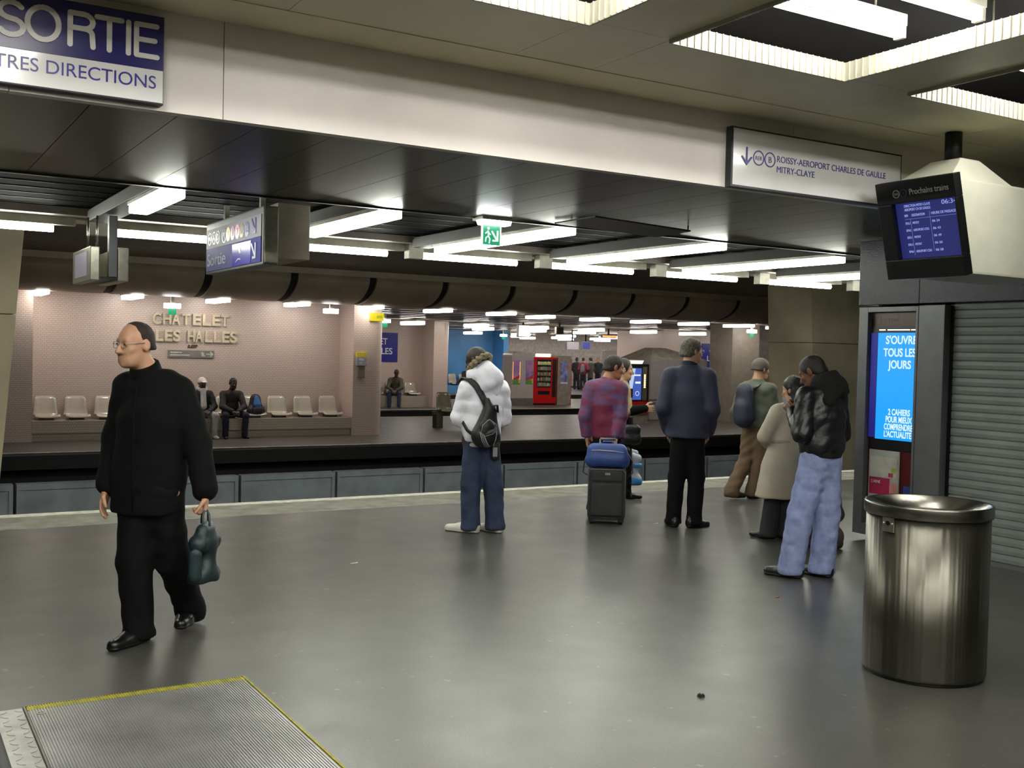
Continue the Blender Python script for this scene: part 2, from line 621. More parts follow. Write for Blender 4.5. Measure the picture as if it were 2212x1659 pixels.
# luminaires across the platform, hung under dark channels
def cross_light(x, y0, y1, label):
    t = root('cross_light', (x, 0, 0), label, 'ceiling light', group='lights across the near platform')
    MB().box(-.10, .10, 7.54, 10.42, 2.725, 2.83).build('channel', mat('dark_lamp_channel', '#23221e', 0.6, metal=.1), t, bevel=.006)
    q = MB()
    q.box(-.075, .075, y0, y1, 2.635, 2.70)
    q.build('diffuser', M_tube, t, bevel=.018)
    q = MB(); q.box(-.085, .085, y0, y1, 2.70, 2.725)
    q.build('reflector', M_lampbody, t)
    return t
ords = ['leftmost lit tube pair, on the channel above the small platform screens', 'lit tube pair right beside the blue hanging exit sign',
        'lit tube pair behind the green running-man exit lamp', 'lit tube pair right of the green exit lamp, above the older man',
        'fourth lit tube pair from the exit sign, left of the corner kiosk', 'lit tube pair cut off by the dark kiosk corner']
for k, (x, a, b) in enumerate(((1.8, 7.55, 8.72), (3.46, 7.55, 9.42), (5.1, 7.55, 9.95), (6.87, 7.6, 10.1), (8.66, 7.75, 10.2), (10.5, 7.8, 10.42))):
    cross_light(x, a, b, 'bare ' + ords[k])
cross_light(12.3, 7.8, 10.4, 'lit tube pair hidden behind the kiosk wall')
cross_light(0.1, 7.55, 9.8, 'lit tube pair outside the left picture edge')

# row of tubes along the platform edge
names = ['at the far left picture edge', 'between the small screens and the blue exit sign', 'right of the blue exit sign', 'above the man in the white jacket',
         'above the suitcase man', 'above the grey-haired man', 'above the couple by the kiosk', 'against the kiosk corner']
for k, x in enumerate((0.12, 1.84, 3.50, 5.16, 6.87, 8.62, 10.42, 12.25)):
    t = root('edge_strip_light', (x, 10.7, 2.66), 'fluorescent strip along the platform edge ' + names[k], 'ceiling light', group='strip lights along the near platform edge')
    MB().box(-.09, .09, -.06, .06, -.03, .12).build('junction_box', M_lampbody, t, bevel=.004)
    MB().box(.09, 1.52, -.045, .045, .045, .12).build('channel', M_chan, t)
    q = MB(); tube_x(q, .10, 1.33, 0, .008, .034)
    q.build('tube', M_strip, t, smooth=True)

# luminaires of the platforms opposite
def far_lamp():
    t = root('far_ceiling_light', (0, 0, 0), '', 'ceiling light')
    MB().box(-.13, .13, -.55, .55, .05, .10).build('channel', M_chan, t)
    q = MB()
    q.box(-.11, .11, -.55, .55, -.03, .05)
    q.build('diffuser', M_tubef, t, bevel=.02)
    return t
fl = far_lamp()
first = True
def place_far(x, y, z, label, group, sy=1.0):
    global first
    o = fl if first else copy_tree(fl)
    first = False
    o.location = (x, y, z)
    o.scale = (1, sy, 1)
    tag(o, label, 'ceiling light', group)
g = 'lights just behind the curved fascia'
X0 = [2.75, 4.45, 6.15, 7.85, 9.55, 11.25, 12.95, 14.65, 16.35, 18.05, 19.75, 21.45, 23.15]
where = ['above the left end of the tiled seats, left of the walking man', 'above the station name on the tiled wall', 'half hidden by the fascia joint right of the station name',
         'hidden behind the fascia before the yellow sign', 'above the yellow sign on the tiled pillar', 'above the seated pair beyond the pillar', 'above the man in the white jacket',
         'left of the white hanging light box', 'above the red vending machine', 'above the man in the plaid jacket', 'hidden by the fascia above the grey-haired man', 'left end of the pair above the blue station sign on the right', 'rightmost before the brown pillar']
for k, x in enumerate(X0):
    place_far(x, 22.0 if x < 14 else 22.9, 2.53, 'strip light ' + where[k], g, 1.0)
# the rows farther back: wider twin luminaires
M_tubeb = glow('fluorescent_tube_back', '#fff8ee', 11.0)
fb = root('far_ceiling_light', (0, 0, 0), '', 'ceiling light')
MB().box(-.16, .16, -.6, .6, .06, .12).build('channel', M_chan, fb)
q = MB(); q.box(-.15, .15, -.62, .62, -.05, .06); q.build('diffuser', M_tubeb, fb, bevel=.03)
names_r = ('first', 'second', 'third', 'fourth', 'fifth', 'sixth', 'seventh', 'last')
k0 = 0
for r, (y, z, xs0, dx, cnt) in enumerate(((31.0, 2.48, 12.6, 2.35, 9), (36.0, 2.50, 15.6, 2.4, 9), (41.5, 2.44, 18.0, 2.5, 9), (46.5, 2.44, 21.0, 2.5, 10), (51, 2.44, 24.0, 2.6, 11), (57, 2.46, 27, 2.6, 11), (64, 2.48, 30, 2.7, 12), (71, 2.5, 33, 2.8, 12))):
    for k in range(cnt):
        o = fb if k0 == 0 else copy_tree(fb)
        k0 += 1
        o.location = (xs0 + dx * k, y, z)
        tag(o, 'white strip light in the %s row of the far hall ceiling' % names_r[r], 'ceiling light', '%s row of lights in the hall behind' % names_r[r])
# ================================================================ helpers for marks
def mb_ring(q, c, r, wd, xd, yd, mi=0, n=28):
    c, xd, yd = Vector(c), Vector(xd).normalized(), Vector(yd).normalized()
    zd = xd.cross(yd)
    pr = [(r - wd / 2, 0), (r + wd / 2, 0), (r + wd / 2, .002), (r - wd / 2, .002), (r - wd / 2, 0)][:4]
    rings = []
    for k in range(n + 1):
        a = 2 * math.pi * k / n
        rings.append([c + xd * (p * math.cos(a)) + yd * (p * math.sin(a)) + zd * h for p, h in pr])
    return q.sweep(rings, mi, cap=False, smooth=False)
def mb_disc(q, c, r, xd, yd, mi=0, n=28, d=.002):
    c, xd, yd = Vector(c), Vector(xd).normalized(), Vector(yd).normalized()
    return q.prism([c + xd * (r * math.cos(2 * math.pi * k / n)) + yd * (r * math.sin(2 * math.pi * k / n)) for k in range(n)], xd.cross(yd) * d, mi)
def mb_stroke(q, pts, r, c, xd, yd, mi=0, d=.004):
    """round-ended flat stroke through 2-D points"""
    c, xd, yd = Vector(c), Vector(xd).normalized(), Vector(yd).normalized()
    zd = xd.cross(yd)
    q.k = getattr(q, 'k', 0)
    P = [Vector((a, b)) for a, b in pts]
    P = [p for i, p in enumerate(P) if i == 0 or (p - P[i - 1]).length > 1e-5]
    left, right = [], []
    for i, p in enumerate(P):
        t = (P[min(i + 1, len(P) - 1)] - P[max(i - 1, 0)]).normalized()
        nrm = Vector((-t.y, t.x))
        k = 1.0
        if 0 < i < len(P) - 1:
            t1 = (P[i] - P[i - 1]).normalized()
            k = min(1.6, 1 / max(.5, nrm.dot(Vector((-t1.y, t1.x)))))
        left.append(p + nrm * r * k); right.append(p - nrm * r * k)
    t0, t1 = (P[0] - P[1]).normalized(), (P[-1] - P[-2]).normalized()
    def cap(p, t, s):
        nrm = Vector((-t.y, t.x))
        return [p + (nrm * math.cos(a) + t * math.sin(a)) * r for a in [math.pi * k / 8 for k in range(1, 8)]]
    for i in range(len(P) - 1):
        q.k += 1
        quad = [left[i], right[i], right[i + 1], left[i + 1]]
        q.prism([c + xd * v.x + yd * v.y for v in quad], zd * (d + .00012 * q.k), mi)
    for p, t in ((P[0], t0), (P[-1], t1)):
        nrm = Vector((-t.y, t.x))
        q.k += 1
        o = [p + nrm * r] + cap(p, t, 1) + [p - nrm * r]
        q.prism([c + xd * v.x + yd * v.y for v in o], zd * (d + .00012 * q.k), mi)
    return q

M_blue = mat('deep_blue_enamel', '#1f1b62', 0.25, var=.05)
M_blue2 = mat('sign_blue_ink', '#2b2a86', 0.3, var=.04)
M_white = mat('white_enamel', '#dcdcdc', 0.16, var=.02, coat=.4)
M_wlet = mat('off_white_letter', '#c9c8c2', 0.4, var=.04)
M_fr = mat('dark_sign_frame', '#3a3b40', 0.4, metal=.4)
M_alu = mat('brushed_aluminium', '#a9a79b', 0.3, metal=.9, var=.08, scale=20)
M_blk = mat('black_plastic', '#0d0e10', 0.35, var=.1)
M_greyp = mat('grey_painted_steel', '#6a6c6f', 0.38, metal=.3, var=.05)

X1, YM, ZU = (1, 0, 0), (0, -1, 0), (0, 0, 1)
YF = YB - .055                     # face of the signs on the bulkhead
# ---- big SORTIE sign
t = root('exit_sign_board', (0, YB, 0), 'big dark blue and white SORTIE sign on the bulkhead at top left', 'sign')
MB().box(-1.3, 1.135, -.055, -.005, 2.705, 3.10).build('frame', M_fr, t, bevel=.004)
MB().box(-1.3, 1.130, -.058, -.054, 2.858, 3.096).build('blue_panel', M_blue, t)
MB().box(-1.3, 1.130, -.058, -.054, 2.712, 2.856).build('white_panel', M_white, t)
def arc(cx, cy, rx, ry, a0, a1, n=10):
    return [(cx + rx * math.cos(math.radians(a0 + (a1 - a0) * k / n)), cy + ry * math.sin(math.radians(a0 + (a1 - a0) * k / n))) for k in range(n + 1)]
h = .137
glyph = {
 'S': [arc(.05, h * .75, .045, h * .25, 30, 270, 10) + arc(.05, h * .25, .047, h * .25, 90, -150, 10)],
 'O': [arc(.062, h / 2, .062, h / 2, 90, 450, 26)],
 'R': [[(0, 0), (0, h)], [(0, h), (.055, h)] + arc(.055, h * .77, .038, h * .23, 90, -90, 8) + [(0, h * .54)], [(.055, h * .54)] + arc(.058, h * .38, .032, h * .16, 80, 0, 5) + [(.094, 0)]],
 'T': [[(0, h), (.104, h)], [(.052, h), (.052, 0)]],
 'I': [[(0, 0), (0, h)]],
 'E': [[(0, 0), (0, h)], [(0, h), (.088, h)], [(0, h * .52), (.08, h * .52)], [(0, 0), (.09, 0)]]}
for ch, x0 in (('S', .452), ('O', .565), ('R', .735), ('T', .845), ('I', .978), ('E', 1.012)):
    q = MB()
    for st in glyph[ch]:
        mb_stroke(q, st, .0112, (x0, -.058, 2.912), X1, ZU)
    q.build('letter', M_wlet, t)
text('lettering', 'AUTRES DIRECTIONS', .082, M_blue2, (1.102, -.058, 2.772), X1, ZU, t, width=.775, align='RIGHT')

# ---- ROISSY sign
t = root('direction_sign', (0, YB, 0), 'white direction sign with arrow and airport destination on the bulkhead at right', 'sign')
MB().box(4.575, 6.16, -.055, -.005, 2.685, 3.062).build('frame', M_fr, t, bevel=.004)
MB().box(4.588, 6.147, -.058, -.054, 2.700, 3.050).build('white_panel', M_white, t)
q = MB()
for st in ([(0, .1), (0, 0)], [(-.038, .042), (0, 0), (.038, .042)]):
    mb_stroke(q, st, .006, (4.700, -.058, 2.838), X1, ZU)
q.build('arrow', M_blue2, t)
for x, s in ((4.802, 'RER'), (4.900, 'B')):
    q = MB(); mb_ring(q, (x, -.058, 2.885), .044, .008, X1, ZU)
    q.build('line_ring', M_blue2, t)
    text('line_letter', s, .036 if len(s) > 1 else .055, M_blue2, (x, -.058, 2.872 if len(s) > 1 else 2.866), X1, ZU, t, align='CENTER')
text('lettering', 'ROISSY-AEROPORT CHARLES DE GAULLE', .058, M_blue2, (4.958, -.058, 2.878), X1, ZU, t, width=1.03)
text('lettering', 'MITRY-CLAYE', .058, M_blue2, (4.958, -.058, 2.813), X1, ZU, t, width=.34)

# ---- hanging sign: line numbers and Sortie
t = root('hanging_exit_sign', (2.57, 8.0, 0), 'hanging box sign with coloured line numbers and blue Sortie panel', 'sign')
MB().box(.005, .13, 0, 1.61, 2.25, 2.70).build('sign_case', M_greyp, t, bevel=.012)
MB().box(.012, .126, -.012, .0, 2.262, 2.70).build('end_cap', M_alu, t, bevel=.01)
MB().box(.135, .40, .05, 1.60, 2.31, 2.74).build('rear_case', mat('taupe_box', '#7c7365', 0.4), t, bevel=.006)
MB().box(-.002, .004, .03, 1.58, 2.470, 2.640).build('white_panel', mat('satin_white_panel', '#8f8e98', .6, spec=.3, var=.02), t)
MB().box(-.002, .004, .03, 1.58, 2.272, 2.468).build('blue_panel', mat('satin_blue_panel', '#23227a', .6, spec=.25, var=.04), t)
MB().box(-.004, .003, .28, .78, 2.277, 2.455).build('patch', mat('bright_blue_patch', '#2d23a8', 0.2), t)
for y in (.3, 1.3):
    MB().box(.08, .12, y, y + .04, 2.70, 2.848).build('hanger', M_chan, t)
for y, r, col, s, ring in ((1.463, .052, '#3b3b86', 'RER', 1), (1.332, .052, '#b4564e', 'A', 1), (1.213, .052, '#5d8a6a', 'D', 1), (1.026, .06, '#4a4f6e', 'M', 1),
                     (.904, .06, '#d9b21c', '1', 0), (.777, .06, '#96307c', '4', 0), (.645, .06, '#d88ba4', '7', 0), (.524, .06, '#6d5a2c', '11', 0), (.383, .06, '#3d2f7d', '14', 0)):
    m = mat('line_' + s, col, .35, var=.02)
    q = MB()
    if ring: mb_ring(q, (-.002, y, 2.555), r, .009, YM, ZU)
    else: mb_disc(q, (-.002, y, 2.555), r, YM, ZU)
    q.build('line_bullet', m, t)
    text('line_number', s, .045 if len(s) > 2 else .08, (m if ring else (M_blk if s in ('1', '7') else M_white)), (-.0045, y, 2.528 if len(s) < 3 else 2.54), YM, ZU, t, align='CENTER', depth=.001)
for z, m in ((2.51, M_blue2), (2.315, M_white)):
    q = MB()
    for st in ([(0, .105), (.095, .0)], [(.095, .105), (.095, 0), (.035, 0)]):
        mb_stroke(q, st, .011, (-.002, .255, z), YM, ZU)
    q.build('arrow', m, t)
text('lettering', 'Sortie', .15, M_white, (-.002, 1.55, 2.318), YM, ZU, t, width=.56)
q = MB()
for pts in ([(.62, 2.45), (.57, 2.455), (.55, 2.40), (.53, 2.375), (.57, 2.37), (.60, 2.40)], [(.70, 2.30), (.60, 2.325), (.54, 2.315), (.55, 2.33), (.62, 2.335)]):
    q.prism([(-.0045, y, z) for y, z in pts], (-.001, 0, 0))
q.build('torn_sticker', M_white, t)

# ---- two small platform screens back to back on one post
t = root('platform_screen', (1.72, 9.7, 0), 'pair of small silver screens back to back on a post, above left', 'screen')
MB().box(.04, .11, -.01, .06, 2.19, 2.72).build('post', M_greyp, t, bevel=.004)
for nm, xa, xb in (('screen_case', -.115, -.035), ('screen_case', .055 + .06, .145 + .06)):
    o = MB().box(xa, xb, -.02, .88, 2.155, 2.445).build(nm, M_alu, t, bevel=.008)
    if xa < 0:
        MB().box(xa - .004, xa + .004, .12, .74, 2.20, 2.41).build('screen', glow('pale_screen', '#8d8494', .26), o)
q = MB(); q.tube([(-.08, .3, 2.44), (-.08, .3, 2.72)], .008, 8); q.build('rod', M_alu, t)
q = MB(); q.tube([(-.04, .1, 2.44), (-.04, .1, 2.72)], .008, 8); q.build('rod', M_alu, t)
MB().box(-.034, .115, .0, .8, 2.17, 2.19).build('base', M_blk, t)

# ---- emergency exit lamp
t = root('emergency_exit_lamp', (4.27, 7.40, 2.69), 'lit white emergency lamp with hanging green running-man panel', 'exit sign')
MB().box(-.13, .14, -.05, .12, -.02, .01).build('base', M_lampbody, t, bevel=.004)
q = MB()
q.hexa([(-.12, -.045, -.06), (.04, -.045, -.06), (.04, .05, -.06), (-.12, .05, -.06)], [(-.13, -.05, -.02), (.05, -.05, -.02), (.05, .06, -.02), (-.13, .06, -.02)])
q.hexa([(.06, -.045, -.055), (.13, -.045, -.055), (.13, .05, -.055), (.06, .05, -.055)], [(.055, -.05, -.02), (.14, -.05, -.02), (.14, .06, -.02), (.055, .06, -.02)])
q.build('lamp', glow('emergency_lamp', '#ffffff', 9), t, bevel=.004)
MB().box(-.10, .055, -.006, .006, -.215, -.06).build('panel', glow('exit_green', '#2fae7c', .45), t)
q = MB(); q.box(-.112, -.10, -.008, .008, -.215, -.06); q.box(.055, .067, -.008, .008, -.215, -.06)
q.build('panel_edge', glow('lit_panel_edge', '#e8ffe8', .6), t)
q = MB()
for st in ([(-.005, .095), (.04, .03)], [(.045, .10), (.045, .025), (.005, .025)]):
    mb_stroke(q, st, .008, (-.012, -.006, -.205), X1, ZU, d=.003)
q.build('arrow', glow('lit_white_mark', '#eafff4', .55), t)
q = MB()
mb_disc(q, (-.052, -.006, -.085), .011, X1, ZU, d=.003)
for st in ([(0, .1), (.004, .06)], [(.004, .06), (-.018, .045), (-.022, .015)], [(.004, .06), (.018, .035), (.012, .005)], [(-.002, .095), (-.022, .08)], [(.002, .09), (.02, .072)]):
    mb_stroke(q, st, .005, (-.055, -.006, -.205), X1, ZU, d=.003)
q.build('running_man', glow('lit_white_mark', '#eafff4', .55), t)

# ---- inspection hatch hanging slightly open in the soffit
t = root('ceiling_hatch', (5.3, 7.05, 2.695), 'inspection hatch hanging slightly open in the soffit edge', 'hatch')
q = MB(); q.hexa([(-.5, -.3, -.012), (.48, -.28, -.045), (.52, .22, -.05), (-.52, .24, -.016)], [(-.5, -.3, -.002), (.48, -.28, -.033), (.52, .22, -.036), (-.52, .24, -.004)])
q.build('panel', M_ceil2, t)
q = MB(); q.tube([(.46, -.27, -.035), (.46, -.27, .004)], .006, 6); q.tube([(-.45, .1, -.01), (-.45, .1, .004)], .006, 6)
q.build('stay', M_gap, t)

# ---- hanging train indicator at right
t = root('train_indicator', (5.75, 0, 0), 'large hanging train time monitor with cream casing at upper right', 'monitor')
TL, TR, BR, BL = (0, 4.86, 2.80), (0, 4.26, 2.80), (.165, 4.26, 2.175), (.165, 4.86, 2.175)
q = MB()
q.hexa([(.20, 4.29, 2.19), (1.2, 4.29, 2.19), (1.2, 4.84, 2.19), (.20, 4.84, 2.19)], [(.03, 4.29, 2.785), (1.2, 4.29, 2.785), (1.2, 4.84, 2.785), (.03, 4.84, 2.785)])
q.build('casing', mat('cream_casing', '#d0d1c0', .4, var=.03), t, bevel=.015)
N = Vector((-.625, 0, -.165)).normalized()
U = Vector((-.165, 0, .625)).normalized()
def fp2(y, s, off):                       # point on the tilted front: y along it, s up it, off out of it
    return Vector((.165, y, 2.175)) + U * s + N * off
FH = .646
def fbox(q, y0, y1, s0, s1, o0, o1, mi=0):
    q.hexa([fp2(y0, s0, o0), fp2(y1, s0, o0), fp2(y1, s0, o1), fp2(y0, s0, o1)], [fp2(y0, s1, o0), fp2(y1, s1, o0), fp2(y1, s1, o1), fp2(y0, s1, o1)], mi)
q = MB()
fbox(q, 4.26, 4.86, 0, .13, -.05, .02); fbox(q, 4.26, 4.86, .50, FH, -.05, .02)
fbox(q, 4.26, 4.275, .13, .50, -.05, .02); fbox(q, 4.75, 4.86, .13, .50, -.05, .02)
q.build('bezel', M_blk, t, bevel=.006)
q = MB(); fbox(q, 4.275, 4.75, .13, .50, -.045, -.02)
q.build('screen', glow('screen_navy', '#2f357f', .3), t)
Mst = glow('screen_text', '#a9b6ff', .42)
def ftext(s, size, y, sv, m, name='lettering', width=None, off=.0205):
    return text(name, s, size, m, fp2(y, sv, off), (0, -1, 0), U, t, depth=.0008, width=width)
ftext('Prochains trains', .055, 4.60, .55, mat('grey_header_letter', '#8d8d88', .5), width=.29)
for y, s in ((4.70, 'RER'), (4.645, 'B')):
    m = mat('grey_header_letter', '#8d8d88', .5) if s == 'RER' else mat('dim_blue_ring', '#2a3350', .5)
    q = MB(); mb_ring(q, fp2(y, .565, .0205), .024, .005, (0, -1, 0), U)
    q.build('line_ring', m, t)
    ftext(s, .02, y + (.017 if s == 'RER' else .006), .558, m, 'line_letter')
for s, y, sv, wd in (('DIRECTION MITRY-CLAYE', 4.685, .468, .20), ('AEROPORT CH DE GAULLE', 4.685, .443, .20), ('06:34', 4.40, .462, .11), ('NOM', 4.69, .405, .025), ('DESTINATION', 4.635, .405, .10), ('HEURE DE PASSAGE', 4.485, .405, .18)):
    ftext(s, .024 if s != '06:34' else .04, y, sv, Mst, width=wd, off=-.0195)
for k, (a, b, c) in enumerate((('EKLI', 'MITRY', '06 34'), ('EPAU', 'AEROPORT-CDG', '06 43'), ('EKLI', 'MITRY', '06 49'), ('EKLI', 'MITRY', '06 50'), ('EPAU', 'AEROPORT-CDG', '06 58'))):
    sv = .355 - k * .047
    for s, y, wd in ((a, 4.69, .035), (b, 4.635, .05 if len(b) < 8 else .12), (c, 4.485, .055)):
        ftext(s, .022, y, sv, Mst, width=wd, off=-.0195)
q = MB(); fbox(q, 4.275, 4.69, .388, .391, -.0195, -.019); fbox(q, 4.645, 4.648, .15, .39, -.0195, -.019); fbox(q, 4.495, 4.498, .17, .43, -.0195, -.019)
q.build('table_rule', glow('screen_rule', '#7f8dd8', .3), t)
q = MB()
q.hexa([(.06, 4.34, 2.785), (.72, 4.34, 2.785), (.72, 4.80, 2.785), (.06, 4.80, 2.785)], [(.31, 4.45, 2.955), (.50, 4.45, 2.955), (.50, 4.68, 2.955), (.31, 4.68, 2.955)])
q.build('cone', mat('cream_casing', '#d0d1c0', .4), t, bevel=.004)
q = MB(); q.tube([(.405, 4.58, 2.95), (.405, 4.58, 3.148)], .055, 18)
q.build('pole', M_blk, t)

# ---- kiosk with display window and shutter
KX = 7.66
t = root('kiosk', (KX, 6.6, 0), 'dark grey corner kiosk with display window, fascia and closed shutter', 'kiosk')
M_fas = mat('dark_speckled_metal', '#2d2e31', .26, metal=.75, var=.2, scale=90, bump=.15, bscale=120)
def kb(q, y0, y1, z0, z1, x0=0.0, x1=.3, mi=0):
    return q.box(x0, x1, y0 - 6.6, y1 - 6.6, z0, z1, mi)
kb(MB(), 5.985, 6.63, 2.12, 2.695, 0, .25).build('fascia', M_fas, t, bevel=.004)
kb(MB(), 1.2, 5.98, 2.12, 2.695, .0, .25).build('fascia', M_fas, t, bevel=.004)
kb(MB(), 1.2, 5.04, 2.70, 3.145, .02, .25).build('upper_panel', mat('dark_upper_panel', '#35332f', .6), t)
kb(MB(), 1.2, 6.63, 0, 2.69, .26, 3.0).build('core', mat('kiosk_core', '#4b4b4c', .6), t)
q = MB()
kb(q, 6.52, 6.62, .06, 2.10); kb(q, 5.985, 6.01, .06, 2.10); kb(q, 6.01, 6.52, 2.055, 2.10); kb(q, 6.01, 6.52, .06, .16)
q.build('display_frame', M_greyp, t, bevel=.004)
kb(MB(), 6.01, 6.52, .16, 2.055, .06, .25).build('display_back', mat('dark_red_panel', '#5a1417', .35, var=.1), t)
kb(MB(), 6.01, 6.52, 1.93, 2.05, .052, .06).build('header_panel', mat('maroon_header', '#4c1c1f', .3), t)
text('header_lettering', 'journal', .07, mat('dull_red_letter', '#7e5152', .4), (.052, 6.43 - 6.6, 1.97), YM, ZU, t, width=.2)
kb(MB(), 6.01, 6.50, .84, 1.93, .045, .055).build('screen_surround', M_blk, t)
sc_ = kb(MB(), 6.012, 6.425, .93, 1.872, .03, .045).build('screen', glow('screen_cyan', '#0f9df2', .56), t)
kb(MB(), 6.43, 6.50, .94, 1.87, .03, .045).build('side_reflection', glow('painted_reflection_blue', '#1d1f8f', .35), t)  # glowing strip paints in a dark blue reflection beside the screen
Msw = glow('screen_white', '#d6f0ff', .55)
for s, y, z, sz, wd in (("S'OUVRE", 6.34, 1.775, .10, .325), ('TOUS LES', 6.36, 1.665, .10, .34), ('JOURS', 6.30, 1.56, .10, .24), ('2 CAHIERS', 6.29, 1.15, .075, .23), ('POUR MIEUX', 6.315, 1.085, .075, .275), ('COMPRENDRE', 6.33, 1.02, .075, .30), ("L'ACTUALITE", 6.33, .955, .075, .29)):
    text('screen_lettering', s, sz, Msw, (.0295, y - 6.6, z), YM, ZU, t, width=wd, depth=.001, bold=.002)
q = MB(); kb(q, 6.10, 6.33, 1.893, 1.902, .035, .045); kb(q, 6.36, 6.42, 1.893, 1.902, .035, .045); kb(q, 6.03, 6.08, 1.893, 1.902, .035, .045)
q.build('lamp_slot', glow('slot_light', '#fff4e0', 1.4), t)
p = kb(MB(), 6.165, 6.49, .31, .83, .04, .056).build('leaflet_board', mat('clear_acrylic_board', '#b7bcb4', .25), t, bevel=.006)
kb(MB(), 6.185, 6.47, .59, .77, .036, .04).build('paper', mat('printed_paper', '#c6c4b8', .6), p)
kb(MB(), 6.255, 6.475, .435, .585, .036, .04).build('red_leaflet', mat('crimson_leaflet', '#a9214e', .5), p)
kb(MB(), 6.18, 6.255, .42, .55, .036, .04).build('pink_leaflet', mat('pink_leaflet', '#d58f8c', .5), p)
kb(MB(), 6.19, 6.24, .64, .68, .034, .037).build('green_mark', mat('lime_mark', '#a5b45a', .5), p)
kb(MB(), 6.22, 6.27, .60, .635, .034, .037).build('red_mark', mat('red_mark', '#a83a52', .5), p)
text('leaflet_lettering', 'CARNE', .04, M_white, (.0355, 6.455 - 6.6, .535), YM, ZU, p, width=.10)
st_ = kb(MB(), 6.015, 6.115, .37, .535, .045, .056).build('sticker', mat('blue_sticker', '#2b4a9c', .4), t)
kb(MB(), 5.725, 5.98, 0.02, 2.105, 0, .25).build('corner_post', M_greyp, t, bevel=.006)
q = MB(); kb(q, 5.69, 5.725, 0.02, 2.105, .08, .2); q.build('shutter_guide', M_blk, t)
q = MB(); z = .03
prof = []
while z < 2.11:
    prof += [(.092, z), (.084, z + .006), (.081, z + .035), (.084, z + .064), (.092, z + .069)]
    z += .07
q.sweep([[(x, 1.2 - 6.6, zz) for x, zz in prof], [(x, 5.69 - 6.6, zz) for x, zz in prof]], closed=False, cap=False, smooth=False)
q.build('rolling_shutter', mat('pale_grey_slat', '#7b827f', .5, metal=.15, var=.05), t)
kb(MB(), 1.2, 5.69, 0, .03, .06, .2).build('threshold', M_greyp, t)

# ---- steel bin
t = root('litter_bin', (4.74, 3.60, 0), 'large round stainless steel bin in the right foreground', 'bin')
M_steel = mat('brushed_stainless', '#6d6b62', .34, metal=1.0, var=.04, scale=30, stretch=(1, 1, .02))
wob = lambda a: .0009 * math.sin(17 * a + 1) + .0011 * math.sin(29 * a + 2 * math.sin(3 * a)) + .0010 * math.sin(47 * a + 2 * math.sin(5 * a)) + .0007 * math.sin(83 * a + 3 * math.sin(7 * a))
MB().lathe([(.300, .012), (.306, .03), (.306, .835)], n=420, wob=wob).build('body', M_steel, t, smooth=True)
MB().lathe([(.296, 0), (.296, .014)], n=48).build('base', M_blk, t)
q = MB(); q.lathe([(.305, .828), (.317, .830), (.319, .836), (.319, .884), (.317, .890), (.309, .892), (.305, .888), (.20, .838), (.196, .80)], n=72)
q.build('lid_ring', mat('polished_steel_ring', '#85837c', .26, metal=1.0, var=.03), t, smooth=True)
MB().lathe([(.198, .80), (.02, .79)], n=40).build('opening', M_blk, t)
a = -3.13
pl = bpy.data.objects.new('x', None)
cx_, cy_ = .3085 * math.cos(a), .3085 * math.sin(a)
tx, ty = -math.sin(a), math.cos(a)
q = MB(); q.hexa([(cx_ + tx * s + math.cos(a) * o, cy_ + ty * s + math.sin(a) * o, .755) for s, o in ((-.034, 0), (.034, 0), (.034, .006), (-.034, .006))],
                 [(cx_ + tx * s + math.cos(a) * o, cy_ + ty * s + math.sin(a) * o, .828) for s, o in ((-.034, 0), (.034, 0), (.034, .006), (-.034, .006))])
p = q.build('lock_plate', M_alu, t)
bpy.data.objects.remove(pl)
nd = Vector((math.cos(a), math.sin(a), 0)); td = Vector((tx, ty, 0))
q = MB(); mb_disc(q, Vector((cx_, cy_, .80)) + nd * .006, .012, td, ZU, n=16, d=.003)
q.build('keyhole', M_blk, p)
for s in (-.026, .026):
    q = MB(); mb_disc(q, Vector((cx_, cy_, .80)) + nd * .006 + td * s, .004, td, ZU, n=10, d=.003)
    q.build('rivet', M_wh, p)

# ---- escalator landing at bottom left
t = root('escalator_landing_plate', (.595, 2.6, 0), 'ribbed metal escalator landing plate with yellow edge, bottom left', 'floor plate')
M_tread = mat('ribbed_aluminium', '#adadad', .40, metal=.65, var=.12, scale=3)
q = MB(); q.box(0, .965, 0, 2.45, .0, .006)
k = 0
while k < 83:
    x = .006 + k * .0115
    q.box(x, x + .0062, 0, 2.40, .006, .011)
    k += 1
q.build('ribbed_plate', M_tread, t)
M_yel = mat('worn_yellow_paint', '#b7b127', .6, var=.2, scale=30, col2='#8f8a3a')
q = MB(); k = 0
while k < 83:
    x = .006 + k * .0115
    q.box(x, x + .0062, 2.40, 2.452, .004, .0115)
    k += 1
q.box(0, .965, 2.40, 2.452, .0, .0085)
q.build('yellow_edge', M_yel, t)
MB().box(.967, .975, 0, 2.455, 0, .0115).build('yellow_side', M_yel, t)
q = MB(); q.box(-.012, -.004, 0, 2.462, 0, .010); q.box(-.012, .98, 2.455, 2.463, 0, .010); q.box(.977, .985, 0, 2.455, 0, .010)
q.build('frame', mat('dull_metal_strip', '#77766f', .4, metal=.6), t)
q = MB(); mb_ring(q, (.045, 2.33, .0112), .016, .006, X1, (0, 1, 0)); q.build('lifting_ring', M_alu, t)
t = root('checker_plate', (.0, 2.6, 0), 'diamond checker plate beside the ribbed escalator plate, bottom left corner', 'floor plate')
q = MB(); q.box(-.6, .578, 0, 2.45, 0, .006)
ix = 0
